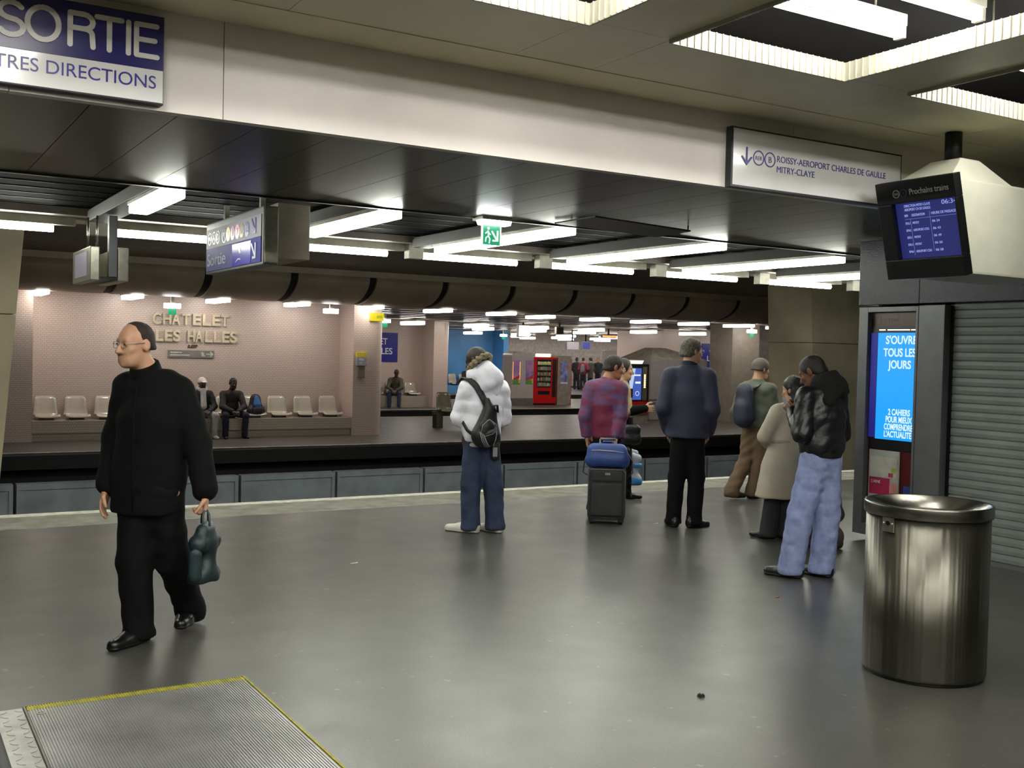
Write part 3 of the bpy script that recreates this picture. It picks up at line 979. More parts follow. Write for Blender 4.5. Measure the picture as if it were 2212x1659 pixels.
for ix in range(20):
    for iy in range(42):
        x, y = -.58 + ix * .06, .03 + iy * .058
        s = 1 if (ix + iy) % 2 else -1
        c_, d_ = .02, .006
        v = Vector((1, s, 0)).normalized(); n_ = Vector((-v.y, v.x, 0))
        p0 = Vector((x, y, .006))
        q.prism([p0 - v * c_, p0 + n_ * d_, p0 + v * c_, p0 - n_ * d_][::1], (0, 0, .0022))
q.build('plate', mat('scuffed_aluminium', '#b0b0aa', .4, metal=.55, var=.15, scale=8), t)
t = root('escalator_handrail', (0, 0, 0), 'black rubber escalator handrail cutting the bottom left corner', 'handrail')
q = MB()
q.tube([(.195, 1.2, .82), (.195, 2.0, .80), (.195, 2.5, .80)] + [(.195, 2.5 + .24 * math.sin(a), .56 + .24 * math.cos(a)) for a in np.linspace(.3, math.pi, 10)] + [(.195, 2.2, .32), (.195, 1.2, .32)], .04, 12)
q.build('rubber_rail', mat('black_rubber', '#141416', .5), t)
MB().box(.17, .20, 1.2, 2.5, 0, .78).build('balustrade', mat('black_balustrade', '#0c0c0e', .6), t)

# ---- scraps on the floor
def scrap(name, x, y, label, col, kind):
    q = MB()
    if kind == 'butt':
        q.tube([(-.014, 0, .004), (.014, .005, .004)], .004, 8)
    elif kind == 'paper':
        q.hexa([(-.03, -.008, .0), (.03, -.004, .0), (.032, .008, .0), (-.028, .006, .0)], [(-.03, -.008, .002), (.03, -.004, .002), (.032, .008, .006), (-.028, .006, .002)])
    else:
        for k in range(5):
            a = k * 1.3
            q.hexa([(.012 * math.cos(a) - .008, .012 * math.sin(a) - .006, 0), (.012 * math.cos(a) + .008, .012 * math.sin(a), 0), (.012 * math.cos(a) + .006, .012 * math.sin(a) + .01, 0), (.012 * math.cos(a) - .006, .012 * math.sin(a) + .008, 0)],
                   [(.012 * math.cos(a) - .004, .012 * math.sin(a) - .003, .012), (.012 * math.cos(a) + .005, .012 * math.sin(a), .01), (.012 * math.cos(a) + .003, .012 * math.sin(a) + .006, .011), (.012 * math.cos(a) - .003, .012 * math.sin(a) + .004, .014)])
    o = q.build(name, mat('scrap_' + name + col, col, .7))
    o.location = (x, y, 0.0005)
    tag(o, label, 'litter')
scrap('cigarette_butt', 5.278, 5.175, 'orange cigarette butt on the floor left of the steel bin', '#c08a4a', 'butt')
scrap('paper_scrap', 3.133, 7.419, 'white paper scrap on the floor between the walking man and white jacket', '#c9c9c4', 'paper')
scrap('paper_scrap', 6.50, 8.0, 'white paper scrap on the floor beside the older man in navy', '#c9c9c4', 'paper')
scrap('crumpled_wrapper', 3.401, 3.809, 'small dark crumpled wrapper on the floor in the foreground', '#2c2a28', 'wad')

# ================================================================ opposite platform
def shell(wd=.44, dz=0.0):
    pr = [(.30, .86), (.275, .80), (.245, .68), (.22, .56), (.20, .47), (.17, .425), (.11, .40), (.02, .40), (-.07, .412), (-.15, .42), (-.185, .41), (-.20, .385)]
    bm = bmesh.new()
    rows = []
    n = 9
    for i, (y, z) in enumerate(pr):
        r = []
        hw = wd / 2 * (.82 + .18 * min(1, i / 5))
        if i in (0,): hw *= .88
        if i == len(pr) - 1: hw *= .9
        for j in range(n):
            s = j / (n - 1) * 2 - 1
            lift = .035 * abs(s) ** 3
            r.append(bm.verts.new((s * hw, y - (lift if i < 5 else 0), z + dz + (lift if i >= 5 else 0) * (1 if i < 10 else .4))))
        rows.append(r)
    for a, b in zip(rows, rows[1:]):
        for j in range(n - 1):
            bm.faces.new((a[j], a[j + 1], b[j + 1], b[j]))
    bmesh.ops.recalc_face_normals(bm, faces=bm.faces)
    bmesh.ops.solidify(bm, geom=bm.faces[:], thickness=.022)
    bmesh.ops.recalc_face_normals(bm, faces=bm.faces)
    return bm
M_seat = mat('glossy_cream_shell', '#b9b1a3', .12, coat=.6, var=.04)
def make_seat(m):
    t = root('shell_seat', (0, 0, 0), '', 'seat')
    me = bpy.data.meshes.new('shell'); b = shell(dz=-.335); b.to_mesh(me); b.free()
    me.materials.append(m)
    link_mesh('shell', me, None, t, True)
    MB().box(-.12, .12, -.08, .14, .0, .07).build('pedestal', mat('dark_seat_pedestal', '#4c463f', .6), t)
    return t
seat0 = make_seat(M_seat)
seat_lab = ['leftmost cream shell seat, against the left tiled pier', 'second cream shell seat from the left pier', 'third cream shell seat, partly hidden by the walking man', 'cream shell seat hidden behind the walking man, left',
            'cream shell seat hidden behind the walking man, right', 'cream shell seat under the man in the white cap', 'cream shell seat with the man in the dark brown jacket', 'cream shell seat holding the blue backpack',
            'empty cream shell seat just right of the blue backpack', 'middle one of the three empty seats right of the backpack', 'rightmost cream shell seat, next to the right tiled pier']
SX = [2.97, 3.53, 4.10, 4.72, 5.33, 5.98, 6.56, 7.12, 7.69, 8.29, 8.88]
for k, x in enumerate(SX):
    o = seat0 if k == 0 else copy_tree(seat0)
    o.location = (x, 22.55, Z2 + .40)
    o.scale = (1.06, 1, .86)
    tag(o, seat_lab[k], 'seat', 'cream shell seats on the tiled bench')
# pedestals stand on the ledge
# ---- raised station name
t = root('station_name', (0, 22.95, 0), 'raised metal letters of the station name on the tiled wall', 'lettering')
M_met = mat('dull_bronze_letter', '#cdc1a6', .5, metal=.1, var=.1)
def letters(s, x0, x1, z, hgt):
    n = len(s); st = (x1 - x0) / n
    wid = {'I': .5, ' ': .6}
    tot = sum(wid.get(c, 1) for c in s)
    x = x0
    for c in s:
        wd = (x1 - x0) * wid.get(c, 1) / tot
        if c != ' ':
            text('letter', c, hgt / .72, M_met, (x, -.035, z), X1, ZU, t, depth=.018, bold=.010, width=wd * .84)
        x += wd
letters('CHATELET', 5.04, 6.68, 2.045, .235)
letters('LES HALLES', 5.10, 6.86, 1.69, .235)
text('logo', 'RATP', .09, mat('dark_bronze', '#4a3b30', .4), (5.78, -.01, 1.555), (1, 0, 0), (.25, 0, 1), t, depth=.01, bold=.004, width=.2)
t = root('direction_plate', (0, 22.95, 0), 'grey direction plate with arrow under the raised station name', 'sign')
MB().box(5.38, 6.35, -.03, 0, 1.345, 1.50).build('plate', mat('grey_sign_plate', '#7b7672', .4), t)
q = MB()
for st in ([(0, .04), (.13, .04)], [(.085, .085), (.13, .04), (.085, -.005)]):
    mb_stroke(q, st, .01, (6.18, -.03, 1.383), X1, ZU)
q.build('arrow', M_wlet, t)
q = MB()
for x, z0, z1 in ((6.075, 1.375, 1.47), (6.105, 1.375, 1.45), (6.135, 1.375, 1.40)):
    q.box(x, x + .02, -.034, -.03, z0, z1)
q.build('pictogram', M_wlet, t)
q = MB(); q.box(5.42, 5.66, -.034, -.03, 1.44, 1.462); q.box(5.42, 5.82, -.034, -.03, 1.385, 1.407)
q.build('text_line', M_wlet, t)
# ---- yellow sign and phone on the right pier
t = root('yellow_sign', (9.77, 22.15, 2.345), 'small yellow sign at the top of the right tiled pier', 'sign')
MB().box(-.16, .16, -.07, -.0, -.09, .09).build('sign_box', glow('lit_yellow', '#f0e01e', .4), t, bevel=.006)
MB().box(-.02, .12, -.074, -.07, -.03, .03).build('mark', mat('olive_mark', '#a89a20', .5), t)
t = root('call_point', (9.41, 22.15, 0), 'grey call point with yellow top on the right tiled pier', 'call point')
MB().box(-.12, .12, -.09, 0, 1.24, 1.44).build('grey_case', mat('light_grey_case', '#9a9aa0', .4), t, bevel=.01)
MB().box(-.12, .12, -.08, 0, 1.44, 1.535).build('yellow_cap', mat('yellow_cap', '#d8c42e', .4), t, bevel=.006)
MB().box(-.075, .085, -.06, 0, .97, 1.235).build('lower_case', mat('bronze_case', '#7d7260', .4), t, bevel=.006)
q = MB(); q.box(-.07, .04, -.094, -.09, 1.36, 1.40); q.box(-.07, .0, -.094, -.09, 1.29, 1.32)
q.build('panel', mat('grey_panel', '#c6c6c8', .4), t)
# small lamps under the ceiling in front of the tiled wall
def bulkhead_lamp(x, y, z, label, green=True):
    t = root('exit_lamp', (x, y, z), label, 'exit sign', group='small emergency lamps on the far platforms')
    MB().box(-.16, .16, -.05, .05, -.03, .07).build('lamp', glow('emergency_lamp', '#ffffff', 9), t, bevel=.01)
    MB().box(-.03, .03, -.03, .03, .07, 2.66 - z).build('stem', M_chan, t)
    if green:
        MB().box(-.08, .08, -.01, .01, -.16, -.03).build('panel', glow('exit_green', '#2fae7c', .45), t)
bulkhead_lamp(5.18, 21.8, 2.37, 'small emergency lamp with green panel above the letter T of the wall name')
bulkhead_lamp(8.55, 21.8, 2.40, 'small emergency lamp near the top right of the tiled wall', False)
bulkhead_lamp(22.55, 23.5, 2.40, 'small emergency lamp with green panel at the top of the grey pillar on the right')
bulkhead_lamp(12.4, 27.5, 2.40, 'small emergency lamp with green panel above the blue sign beyond the tiled pier')
bulkhead_lamp(24.3, 41.0, 2.35, 'small emergency lamp among the far lights above the drinks machine')

# ---- two blue station signs
def station_sign(x0, x1, z0, z1, y, lines, label):
    t = root('station_sign', (x0, y, 0), label, 'sign')
    MB().box(0, x1 - x0, -.04, 0, z0, z1).build('blue_panel', M_blue2, t, bevel=.006)
    for s, a, b, z, hh in lines:
        text('lettering', s, hh, M_white, (a - x0, -.041, z), X1, ZU, t, width=b - a, bold=.004)
    return t
station_sign(13.7, 15.50, 1.2, 2.19, 33.3, (('CHATELET', 13.85, 15.10, 1.79, .30), ('LES HALLES', 13.80, 15.28, 1.46, .30)), 'blue station sign beyond the tiled pier, only its right end showing')
t = station_sign(28.93, 31.2, 1.17, 2.17, 33.0, (('CHATELET', 29.30, 30.95, 1.77, .30), ('LES HALLES', 29.18, 30.95, 1.46, .30)), 'blue station sign on the right, half hidden by the grey pillar')
text('logo', 'RATP', .15, M_white, (29.74 - 28.93, -.041, 1.25), X1, (.25, 0, 1), t, bold=.006, width=.36)
t = root('direction_plate', (29.46, 33.0, 0), 'thin grey direction plate below the blue sign on the right', 'sign')
MB().box(0, 1.2, -.03, 0, .93, 1.08).build('plate', mat('grey_sign_plate', '#7b7672', .4), t)
q = MB(); q.box(.08, .6, -.034, -.03, .985, 1.02); q.build('text_line', M_wlet, t)

# ---- seats of the third platform
for k, (x, y, lab) in enumerate(((14.55, 32.95, 'cream shell seat under the man hidden by the tiled pier'), (15.25, 32.95, 'cream shell seat under the dozing man in olive jacket'), (15.95, 32.95, 'empty cream shell seat right of the dozing man'))):
    o = copy_tree(seat0); o.location = (x, y, Z2 + .38); o.scale = (1.06, 1, .86)
    tag(o, lab, 'seat', 'shell seats beyond the tiled pier')
for k, (x, lab) in enumerate(((29.95, 'cream shell seat right of the older man, first seat below the blue sign'), (30.6, 'cream shell seat beside the grey pillar below the blue sign'))):
    o = copy_tree(seat0); o.location = (x, 32.68, Z2 + .38); o.scale = (1.1, 1, 1.0)
    tag(o, lab, 'seat', 'shell seats below the right blue sign')
M_seatb = mat('bronze_grey_shell', '#6f6a58', .2, coat=.4)
t = root('platform_bench', (13.1, 23.75, Z2), 'long bronze bench behind the man in the white jacket', 'bench', rz=-.1)
MB().box(-1.0, 1.0, -.06, .06, .34, .42).build('beam', mat('dark_bronze_beam', '#3f3b30', .4), t, bevel=.01)
for x in (-.85, .85):
    q = MB(); q.sweep([[(x - .09, -.14, z), (x + .09, -.14, z), (x + .09, .14, z), (x - .09, .14, z)] for z in (0, .05, .30, .36)])
    q.build('leg', mat('dark_bronze_beam', '#3f3b30', .4), t, bevel=.01)
for x in (-.62, 0, .62):
    me = bpy.data.meshes.new('shell'); b = shell(); b.to_mesh(me); b.free(); me.materials.append(M_seatb)
    link_mesh('shell', me, None, t, True)
    t.children[-1].location = (x, 0, .02)
for k, x in enumerate((23.2, 23.75, 24.3)):
    o = copy_tree(seat0); o.location = (x, 43.55, Z2 + .36); o.scale = (1, 1, 1)
    tag(o, 'pale shell seat in the blue alcove, ' + ('left of the seated person', 'under the seated person', 'right of the seated person')[k], 'seat', 'seats in the blue alcove')

# ---- vending machines and grey boxes
M_red = mat('red_machine_paint', '#b31217', .3, var=.05)
M_gbox = mat('grey_violet_steel', '#9c9492', .45, var=.05)
t = root('snack_machine', (21.65, 33.4, Z2), 'red snack vending machine with glass front on the far platform', 'vending machine')
MB().box(-.51, .51, 0, .75, .06, 1.80).build('cabinet', M_red, t, bevel=.012)
MB().box(-.49, .49, .03, .7, 0, .07).build('base', M_blk, t)
MB().box(-.37, .26, -.008, .02, .66, 1.70).build('window', mat('dark_glass_interior', '#26282a', .1, coat=.5), t)
for k in range(5):
    sh = MB().box(-.36, .25, -.014, -.006, .70 + k * .2, .715 + k * .2).build('shelf', M_alu, t)
    for j in range(8):
        c = random.choice(['#8d8d6a', '#9a8a5a', '#6d7d5a', '#a5a08a', '#7a5a48', '#8a8a8a'])
        if k == 4: c = '#d8dd9a'
        MB().box(-.345 + j * .073, -.29 + j * .073, -.02, -.008, .715 + k * .2, .815 + k * .2 + random.random() * .03).build('snack', mat('snack_' + c, c, .5), sh)
MB().box(.32, .48, -.012, .01, .30, 1.72).build('coin_panel', mat('dark_brown_panel', '#2b1c1a', .3), t)
MB().box(-.30, .20, -.010, .01, .40, .53).build('delivery_flap', M_blk, t)
q = MB(); q.box(-.27, .30, .1, .3, 1.80, 1.92); q.build('lit_topper', glow('warm_topper', '#ffe2a8', 2.0), t, bevel=.03)
M_posterP = mat('violet_poster', '#6a5aa0', .5, var=.2, scale=4, col2='#b07a9a')
def side_poster(t, x0, x1, y, warm=False):
    p = MB().box(x0, x1, y - .012, y, .78, 1.66).build('poster', M_posterP, t)
    MB().box(x0, x1, y - .015, y - .011, .78, .92).build('green_band', mat('poster_green', '#4f8a22', .5), p)
    q = MB(); q.prism([(x0, y - .016, .92), (x1, y - .016, 1.0), (x1, y - .016, 1.13), (x0, y - .016, .98)], (0, -.002, 0)); q.build('red_band', mat('poster_red', '#a83a2c', .5), p)
    MB().box(x1 - .06, x1 - .005, y - .0165, y - .012, .82, .98).build('yellow_band', mat('poster_yellow', '#c8a61e', .5), p)
    if warm:
        q = MB(); q.box(x0, x0 + .012, y - .02, y - .012, .95, 1.6); q.box(x1 - .012, x1, y - .02, y - .012, .95, 1.6)
        q.build('glowing_edge', glow('orange_edge', '#ff9a4a', 1.2), p)
t = root('grey_cabinet', (20.66, 33.4, Z2), 'grey round-topped cabinet with two violet posters left of the snack machine', 'cabinet')
q = MB()
q.prism([(-.48, 0, 0), (.47, 0, 0), (.47, 0, 1.82)] + [(.48 * math.cos(a), 0, 1.82 + .17 * math.sin(a)) for a in np.linspace(.2, math.pi - .2, 11)] + [(-.48, 0, 1.82)], (0, .7, 0))
q.build('body', M_gbox, t)
side_poster(t, -.44, -.13, 0, True)
side_poster(t, .13, .44, 0)
MB().box(-.49, .475, -.01, .7, 0, .26).build('plinth', mat('darker_grey_plinth', '#5f5857', .5), t)
t = root('grey_cabinet', (22.52, 33.4, Z2), 'narrow grey cabinet with one poster right of the snack machine', 'cabinet')
MB().box(-.31, .30, 0, .7, 0, 1.86).build('body', mat('warm_grey_steel', '#857b70', .45), t, bevel=.006)
MB().box(.30, .33, .01, .72, 0, 1.74).build('red_side', M_red, t)
p = MB().box(-.19, .14, -.012, 0, .78, 1.62).build('poster', mat('blue_poster', '#454a86', .5, var=.3, scale=7, col2='#8f93c0'), t)
MB().box(-.19, .14, -.014, -.011, .80, .86).build('white_band', M_wlet, p)
MB().box(.05, .12, -.014, -.011, 1.32, 1.46).build('orange_mark', mat('orange_mark', '#c8643a', .5), p)
t = root('drinks_machine', (18.72, 24.0, Z2), 'black and red drinks vending machine with blue lit poster, near the older man', 'vending machine')
MB().box(-.38, .38, 0, .75, .28, 1.70).build('cabinet', M_blk, t, bevel=.01)
MB().box(-.375, .375, -.012, .5, .28, .63).build('red_skirt', M_red, t)
MB().box(-.38, .38, .02, .74, 0, .28).build('base', mat('warm_grey_steel', '#857b70', .45), t)
MB().box(-.34, .10, -.012, .01, .68, 1.58).build('poster', glow('lit_blue_poster', '#4a68c8', .4), t)
p = t.children[-1]
q = MB(); q.prism([(-.33, -.014, 1.57), (-.12, -.014, 1.57), (-.20, -.014, 1.1), (-.26, -.014, .70), (-.33, -.014, .70)], (0, -.002, 0)); q.build('pale_swirl', glow('lit_pale_poster', '#c2d6f0', .45), p)
q = MB(); q.box(-.19, .06, -.016, -.012, 1.36, 1.40); q.box(-.12, .07, -.016, -.012, 1.14, 1.20); mb_ring(q, (-.04, -.014, .86), .06, .014, X1, ZU)
q.build('white_mark', glow('lit_white_poster', '#f0f0ff', .5), p)
MB().box(-.30, -.20, -.017, -.012, .74, 1.0).build('brown_bottle', mat('bottle_brown', '#4a2018', .4), p)
p = MB().box(.14, .30, -.012, .01, .66, 1.62).build('button_panel', mat('dark_taupe_panel', '#5c5347', .4), t)
for k in range(8):
    MB().box(.19, .25, -.016, -.011, 1.02 + k * .05, 1.055 + k * .05).build('button', glow('lit_button', '#fff6a8', 1.2), p)
q = MB(); q.prism([(-.30, .1, 1.70), (.20, .1, 1.70), (.26, .1, 1.80), (-.24, .1, 1.80)], (0, .1, 0)); q.build('topper', glow('topper_light', '#e8dfcc', .8), t)
t = root('grey_kiosk', (21.2, 25.2, Z2), 'grey kiosk with pyramid roof behind the older man in navy', 'kiosk')
MB().box(-1.1, 1.15, 0, 1.6, 0, 1.84).build('body', M_gbox, t, bevel=.03)
q = MB(); q.box(-1.12, 1.17, -.015, 0, .5, .53); q.box(-1.12, 1.17, -.015, 0, .60, .63)
q.build('band', mat('dark_grey_band', '#5c5655', .4), t)
q = MB(); q.hexa([(-1.1, 0, 1.84), (1.15, 0, 1.84), (1.15, 1.6, 1.84), (-1.1, 1.6, 1.84)], [(-.55, .6, 2.19), (-.05, .6, 2.19), (-.05, 1.0, 2.19), (-.55, 1.0, 2.19)])
q.build('roof', mat('warm_grey_roof', '#c4b9ac', .5), t)
t = root('white_barrier', (26.35, 42.6, Z2), 'pale vertical barrier panels left of the grey poster cabinet', 'barrier')
for k in range(4):
    MB().box(-.75 + k * .36, -.45 + k * .36, 0, .05, .1, 1.25).build('panel', mat('pale_grey_panel', '#a9aaa6', .4), t)
MB().box(-.78, .68, -.02, .07, 1.25, 1.30).build('rail', M_alu, t)
for x in (-.76, .64):
    MB().box(x, x + .05, 0, .05, 0, 1.25).build('post', M_alu, t)
def hang_box(name, x, y, z, wx, hz, m, label, cat):
    t = root(name, (x, y, z), label, cat)
    MB().box(-wx / 2, wx / 2, -.06, .06, -hz / 2, hz / 2).build('case', M_gbox, t, bevel=.02)
    MB().box(-wx / 2 + .03, wx / 2 - .03, -.07, -.058, -hz / 2 + .03, hz / 2 - .03).build('face', m, t)
    MB().box(-.025, .025, -.025, .025, hz / 2, 2.66 - z).build('stem', M_gap, t)
hang_box('light_box', 18.53, 30.0, 2.335, .46, .42, glow('light_box_white', '#fff4da', 2.0), 'square white hanging light box above the white-jacket man', 'light box')
hang_box('hanging_monitor', 25.3, 37.0, 1.95, .62, .34, glow('monitor_mixed', '#b9b2b4', .4), 'hanging screen with pale picture above the narrow grey cabinet', 'screen')
hang_box('hanging_monitor', 30.2, 43.0, 2.04, .5, .40, glow('monitor_blue', '#4a4fae', .35), 'small blue hanging screen behind the plaid-jacket man', 'screen')
hang_box('hanging_sign', 20.1, 30.2, 2.40, .30, .26, mat('taupe_sign', '#6a6158', .4), 'brown hanging sign right of the white light box', 'sign')
hang_box('hanging_sign', 24.6, 33.5, 2.33, .7, .12, glow('orange_glow', '#ff9a55', .9), 'thin orange glowing bar added among the far ceiling lights', 'sign')  # added glowing bars stand in for coloured blobs among the lamps
hang_box('hanging_sign', 28.5, 37.5, 2.28, .55, .12, glow('cyan_glow', '#a8dcff', .9), 'thin pale blue glowing bar added among the far ceiling lights', 'sign')
t = root('notice_stand', (36.6, 49.0, Z2), 'tall dark notice stand with pale columns right of the far standing group', 'stand')
MB().box(-.8, .8, 0, .3, 0, 2.2).build('body', M_gbox, t, bevel=.04)
for k in range(3):
    for j in range(9):
        MB().box(-.65 + k * .45, -.35 + k * .45, -.02, 0, .35 + j * .18, .45 + j * .18).build('notice', mat('notice_tone' + str((k + j) % 2), ('#3f3a38', '#9a948c')[(k + j) % 2], .5), t)
# ================================================================ people: bodies and clothes as smooth implicit surfaces
V3 = lambda *a: np.array(a, float)
def unit(v):
    v = np.array(v, float)
    return v / (np.linalg.norm(v) + 1e-9)

class Sdf:
    """ordered list of rounded cones, ellipsoids and cuts, blended and turned into one closed mesh"""
    def __init__(s):
        s.ops = []
    def cone(s, p0, p1, r0, r1=None, k=.02, sq=None, op='u'):
        r1 = r0 if r1 is None else r1
        s.ops.append(('c', V3(*p0), V3(*p1), r0, r1, k, sq, op))
        return s
    def chain(s, pts, rs, k=.02, sq=None):
        for i in range(len(pts) - 1):
            s.cone(pts[i], pts[i + 1], rs[i], rs[i + 1], k, sq)
        return s
    def ell(s, c, ax, r, k=.02, op='u'):
        s.ops.append(('e', V3(*c), np.array(ax, float), V3(*r), k, op))
        return s
    def cut(s, p, n, k=.01):
        """keep what lies behind the plane (against n)"""
        s.ops.append(('p', V3(*p), unit(n), k))
        return s
    def wrinkle(s, amp, freq, seed=0, flat=.75, crease=0):
        s.ops.append(('w', amp, freq, seed, flat, crease))
        return s
    def mesh(s, h):
        lo, hi = np.full(3, 1e9), np.full(3, -1e9)
        for o in s.ops:
            if o[0] == 'c' and o[7] == 'u':
                r = max(o[3], o[4])
                lo = np.minimum(lo, np.minimum(o[1], o[2]) - r); hi = np.maximum(hi, np.maximum(o[1], o[2]) + r)
            if o[0] == 'e' and o[5] == 'u':
                r = o[3].max()
                lo = np.minimum(lo, o[1] - r); hi = np.maximum(hi, o[1] + r)
        lo = lo - .03; hi = hi + .03
        n = np.ceil((hi - lo) / h).astype(int) + 1
        d = np.full(n, .25, np.float32)
        G = [(lo[i] + h * np.arange(n[i])).astype(np.float32) for i in range(3)]
        def win(a, b):
            i0 = np.maximum(0, np.floor((a - lo) / h).astype(int)); i1 = np.minimum(n, np.ceil((b - lo) / h).astype(int) + 1)
            sl = tuple(slice(i0[i], max(i0[i], i1[i])) for i in range(3))
            return sl, G[0][sl[0]][:, None, None], G[1][sl[1]][None, :, None], G[2][sl[2]][None, None, :]
        for o in s.ops:
            if o[0] == 'c':
                _, p0, p1, r0, r1, k, sq, op = o
                m = max(r0, r1) + k + 2 * h
                sl, X, Y, Z = win(np.minimum(p0, p1) - m, np.maximum(p0, p1) + m)
                ax = p1 - p0
                L2 = float(ax @ ax) + 1e-9
                X0, Y0, Z0 = X - p0[0], Y - p0[1], Z - p0[2]
                t = np.clip((X0 * ax[0] + Y0 * ax[1] + Z0 * ax[2]) / L2, 0, 1)
                A, B, Cc = X0 - t * ax[0], Y0 - t * ax[1], Z0 - t * ax[2]
                if sq is not None:
                    v, f = sq
                    q = (A * v[0] + B * v[1] + Cc * v[2]) * (f - 1)
                    A, B, Cc = A + q * v[0], B + q * v[1], Cc + q * v[2]
                v = np.sqrt(A * A + B * B + Cc * Cc) - (r0 + (r1 - r0) * t)
            elif o[0] == 'e':
                _, c, ax, r, k, op = o
                m = r.max() + k + 2 * h
                sl, X, Y, Z = win(c - m, c + m)
                X0, Y0, Z0 = X - c[0], Y - c[1], Z - c[2]
                q = [(X0 * a[0] + Y0 * a[1] + Z0 * a[2]) / rr for a, rr in zip(ax, r)]
                k0 = np.sqrt(q[0] ** 2 + q[1] ** 2 + q[2] ** 2)
                k1 = np.sqrt((q[0] / r[0]) ** 2 + (q[1] / r[1]) ** 2 + (q[2] / r[2]) ** 2) + 1e-6
                v = k0 * (k0 - 1) / k1
            elif o[0] == 'p':
                _, p, nn, k = o
                v = (G[0][:, None, None] - p[0]) * nn[0] + (G[1][None, :, None] - p[1]) * nn[1] + (G[2][None, None, :] - p[2]) * nn[2]
                hh = np.clip(.5 + .5 * (d - v) / k, 0, 1)
                d = (v + (d - v) * hh + k * hh * (1 - hh)).astype(np.float32)
                continue
            else:
                _, amp, fr, seed, flat, crease = o
                r = np.random.default_rng(seed)
                X, Y, Z = G[0][:, None, None], G[1][None, :, None], G[2][None, None, :]
                f = 0
                for i in range(5):
                    w_ = r.normal(size=3); w_[2] *= 1.0; w_[:2] *= flat; w_ = unit(w_) * fr * r.uniform(.6, 1.6)
                    wx, wz = r.uniform(6, 14, 2)
                    g_ = np.sin(X * w_[0] + Y * w_[1] + Z * w_[2] + 1.2 * np.sin(X * wx + Z * 5 + i) + 1.1 * np.sin(Y * wz + Z * 7 + i * 2) + r.uniform(0, 6.28))
                    f = f + ((.62 - np.abs(g_)) * 1.5 if crease else g_)
                d = d + (amp * .30 * f).astype(np.float32)
                continue
            cur = d[sl]
            if op == 'u':
                hh = np.clip(.5 + .5 * (cur - v) / k, 0, 1)
                d[sl] = cur + (v - cur) * hh - k * hh * (1 - hh)
            else:
                v = -v
                hh = np.clip(.5 + .5 * (v - cur) / k, 0, 1)
                d[sl] = cur + (v - cur) * hh + k * hh * (1 - hh)
        d[0] = d[-1] = .2; d[:, 0] = d[:, -1] = .2; d[:, :, 0] = d[:, :, -1] = .2
        # surface nets
        ins = d < 0
        cnt = np.zeros(np.array(d.shape) - 1, np.int8)
        offs = [(a, b, c) for a in (0, 1) for b in (0, 1) for c in (0, 1)]
        S_ = cnt.shape
        for a, b, c in offs:
            cnt += ins[a:a + S_[0], b:b + S_[1], c:c + S_[2]]
        idx = np.argwhere((cnt > 0) & (cnt < 8))
        if not len(idx):
            return bpy.data.meshes.new('m')
        val = np.stack([d[idx[:, 0] + a, idx[:, 1] + b, idx[:, 2] + c] for a, b, c in offs], 1)
        acc = np.zeros((len(idx), 3)); num = np.zeros(len(idx))
        O = np.array(offs, float)
        for i in range(8):
            for j in range(i + 1, 8):
                if abs(O[i] - O[j]).sum() != 1: continue
                va, vb = val[:, i], val[:, j]
                cr = (va < 0) != (vb < 0)
                t = np.where(cr, va / np.where(cr, va - vb, 1), 0)
                acc += cr[:, None] * (O[i] + t[:, None] * (O[j] - O[i])); num += cr
        P = lo + h * (idx + acc / num[:, None])
        imap = np.full(S_, -1, np.int64)
        imap[tuple(idx.T)] = np.arange(len(idx))
        quads = []
        for ax in range(3):
            a1, a2 = (ax + 1) % 3, (ax + 2) % 3
            s0 = [slice(1, -1)] * 3; s1 = [slice(1, -1)] * 3
            s0[ax] = slice(0, -1); s1[ax] = slice(1, None)
            e = np.argwhere(ins[tuple(s0)] != ins[tuple(s1)])
            st = np.ones(3, int); st[ax] = 0
            e = e + st
            flip = ins[tuple(e.T)]
            def cell(o1, o2):
                q = e.copy(); q[:, a1] -= o1; q[:, a2] -= o2
                return imap[tuple(q.T)]
            Q = np.stack([cell(1, 1), cell(0, 1), cell(0, 0), cell(1, 0)], 1)
            Q[~flip] = Q[~flip][:, ::-1]
            quads.append(Q)
        Q = np.concatenate(quads)
        me = bpy.data.meshes.new('m')
        me.vertices.add(len(P)); me.vertices.foreach_set('co', P.astype(np.float32).ravel())
        me.loops.add(Q.size); me.loops.foreach_set('vertex_index', Q.astype(np.int32).ravel())
        me.polygons.add(len(Q)); me.polygons.foreach_set('loop_start', np.arange(0, Q.size, 4, dtype=np.int32))
        me.update(calc_edges=True)
        me.validate()
        return me
    def build(s, name, m, parent, h=.01, label=None):
        me = s.mesh(h)
        o = link_mesh(name, me, m, parent, True)
        if label: o['label'] = label
        return o

def frame(f, up=(0, 0, 1)):
    """head axes: side, face direction, up"""
    f = unit(f)
    sd = unit(np.cross(f, up))
    return sd, f, np.cross(sd, f)

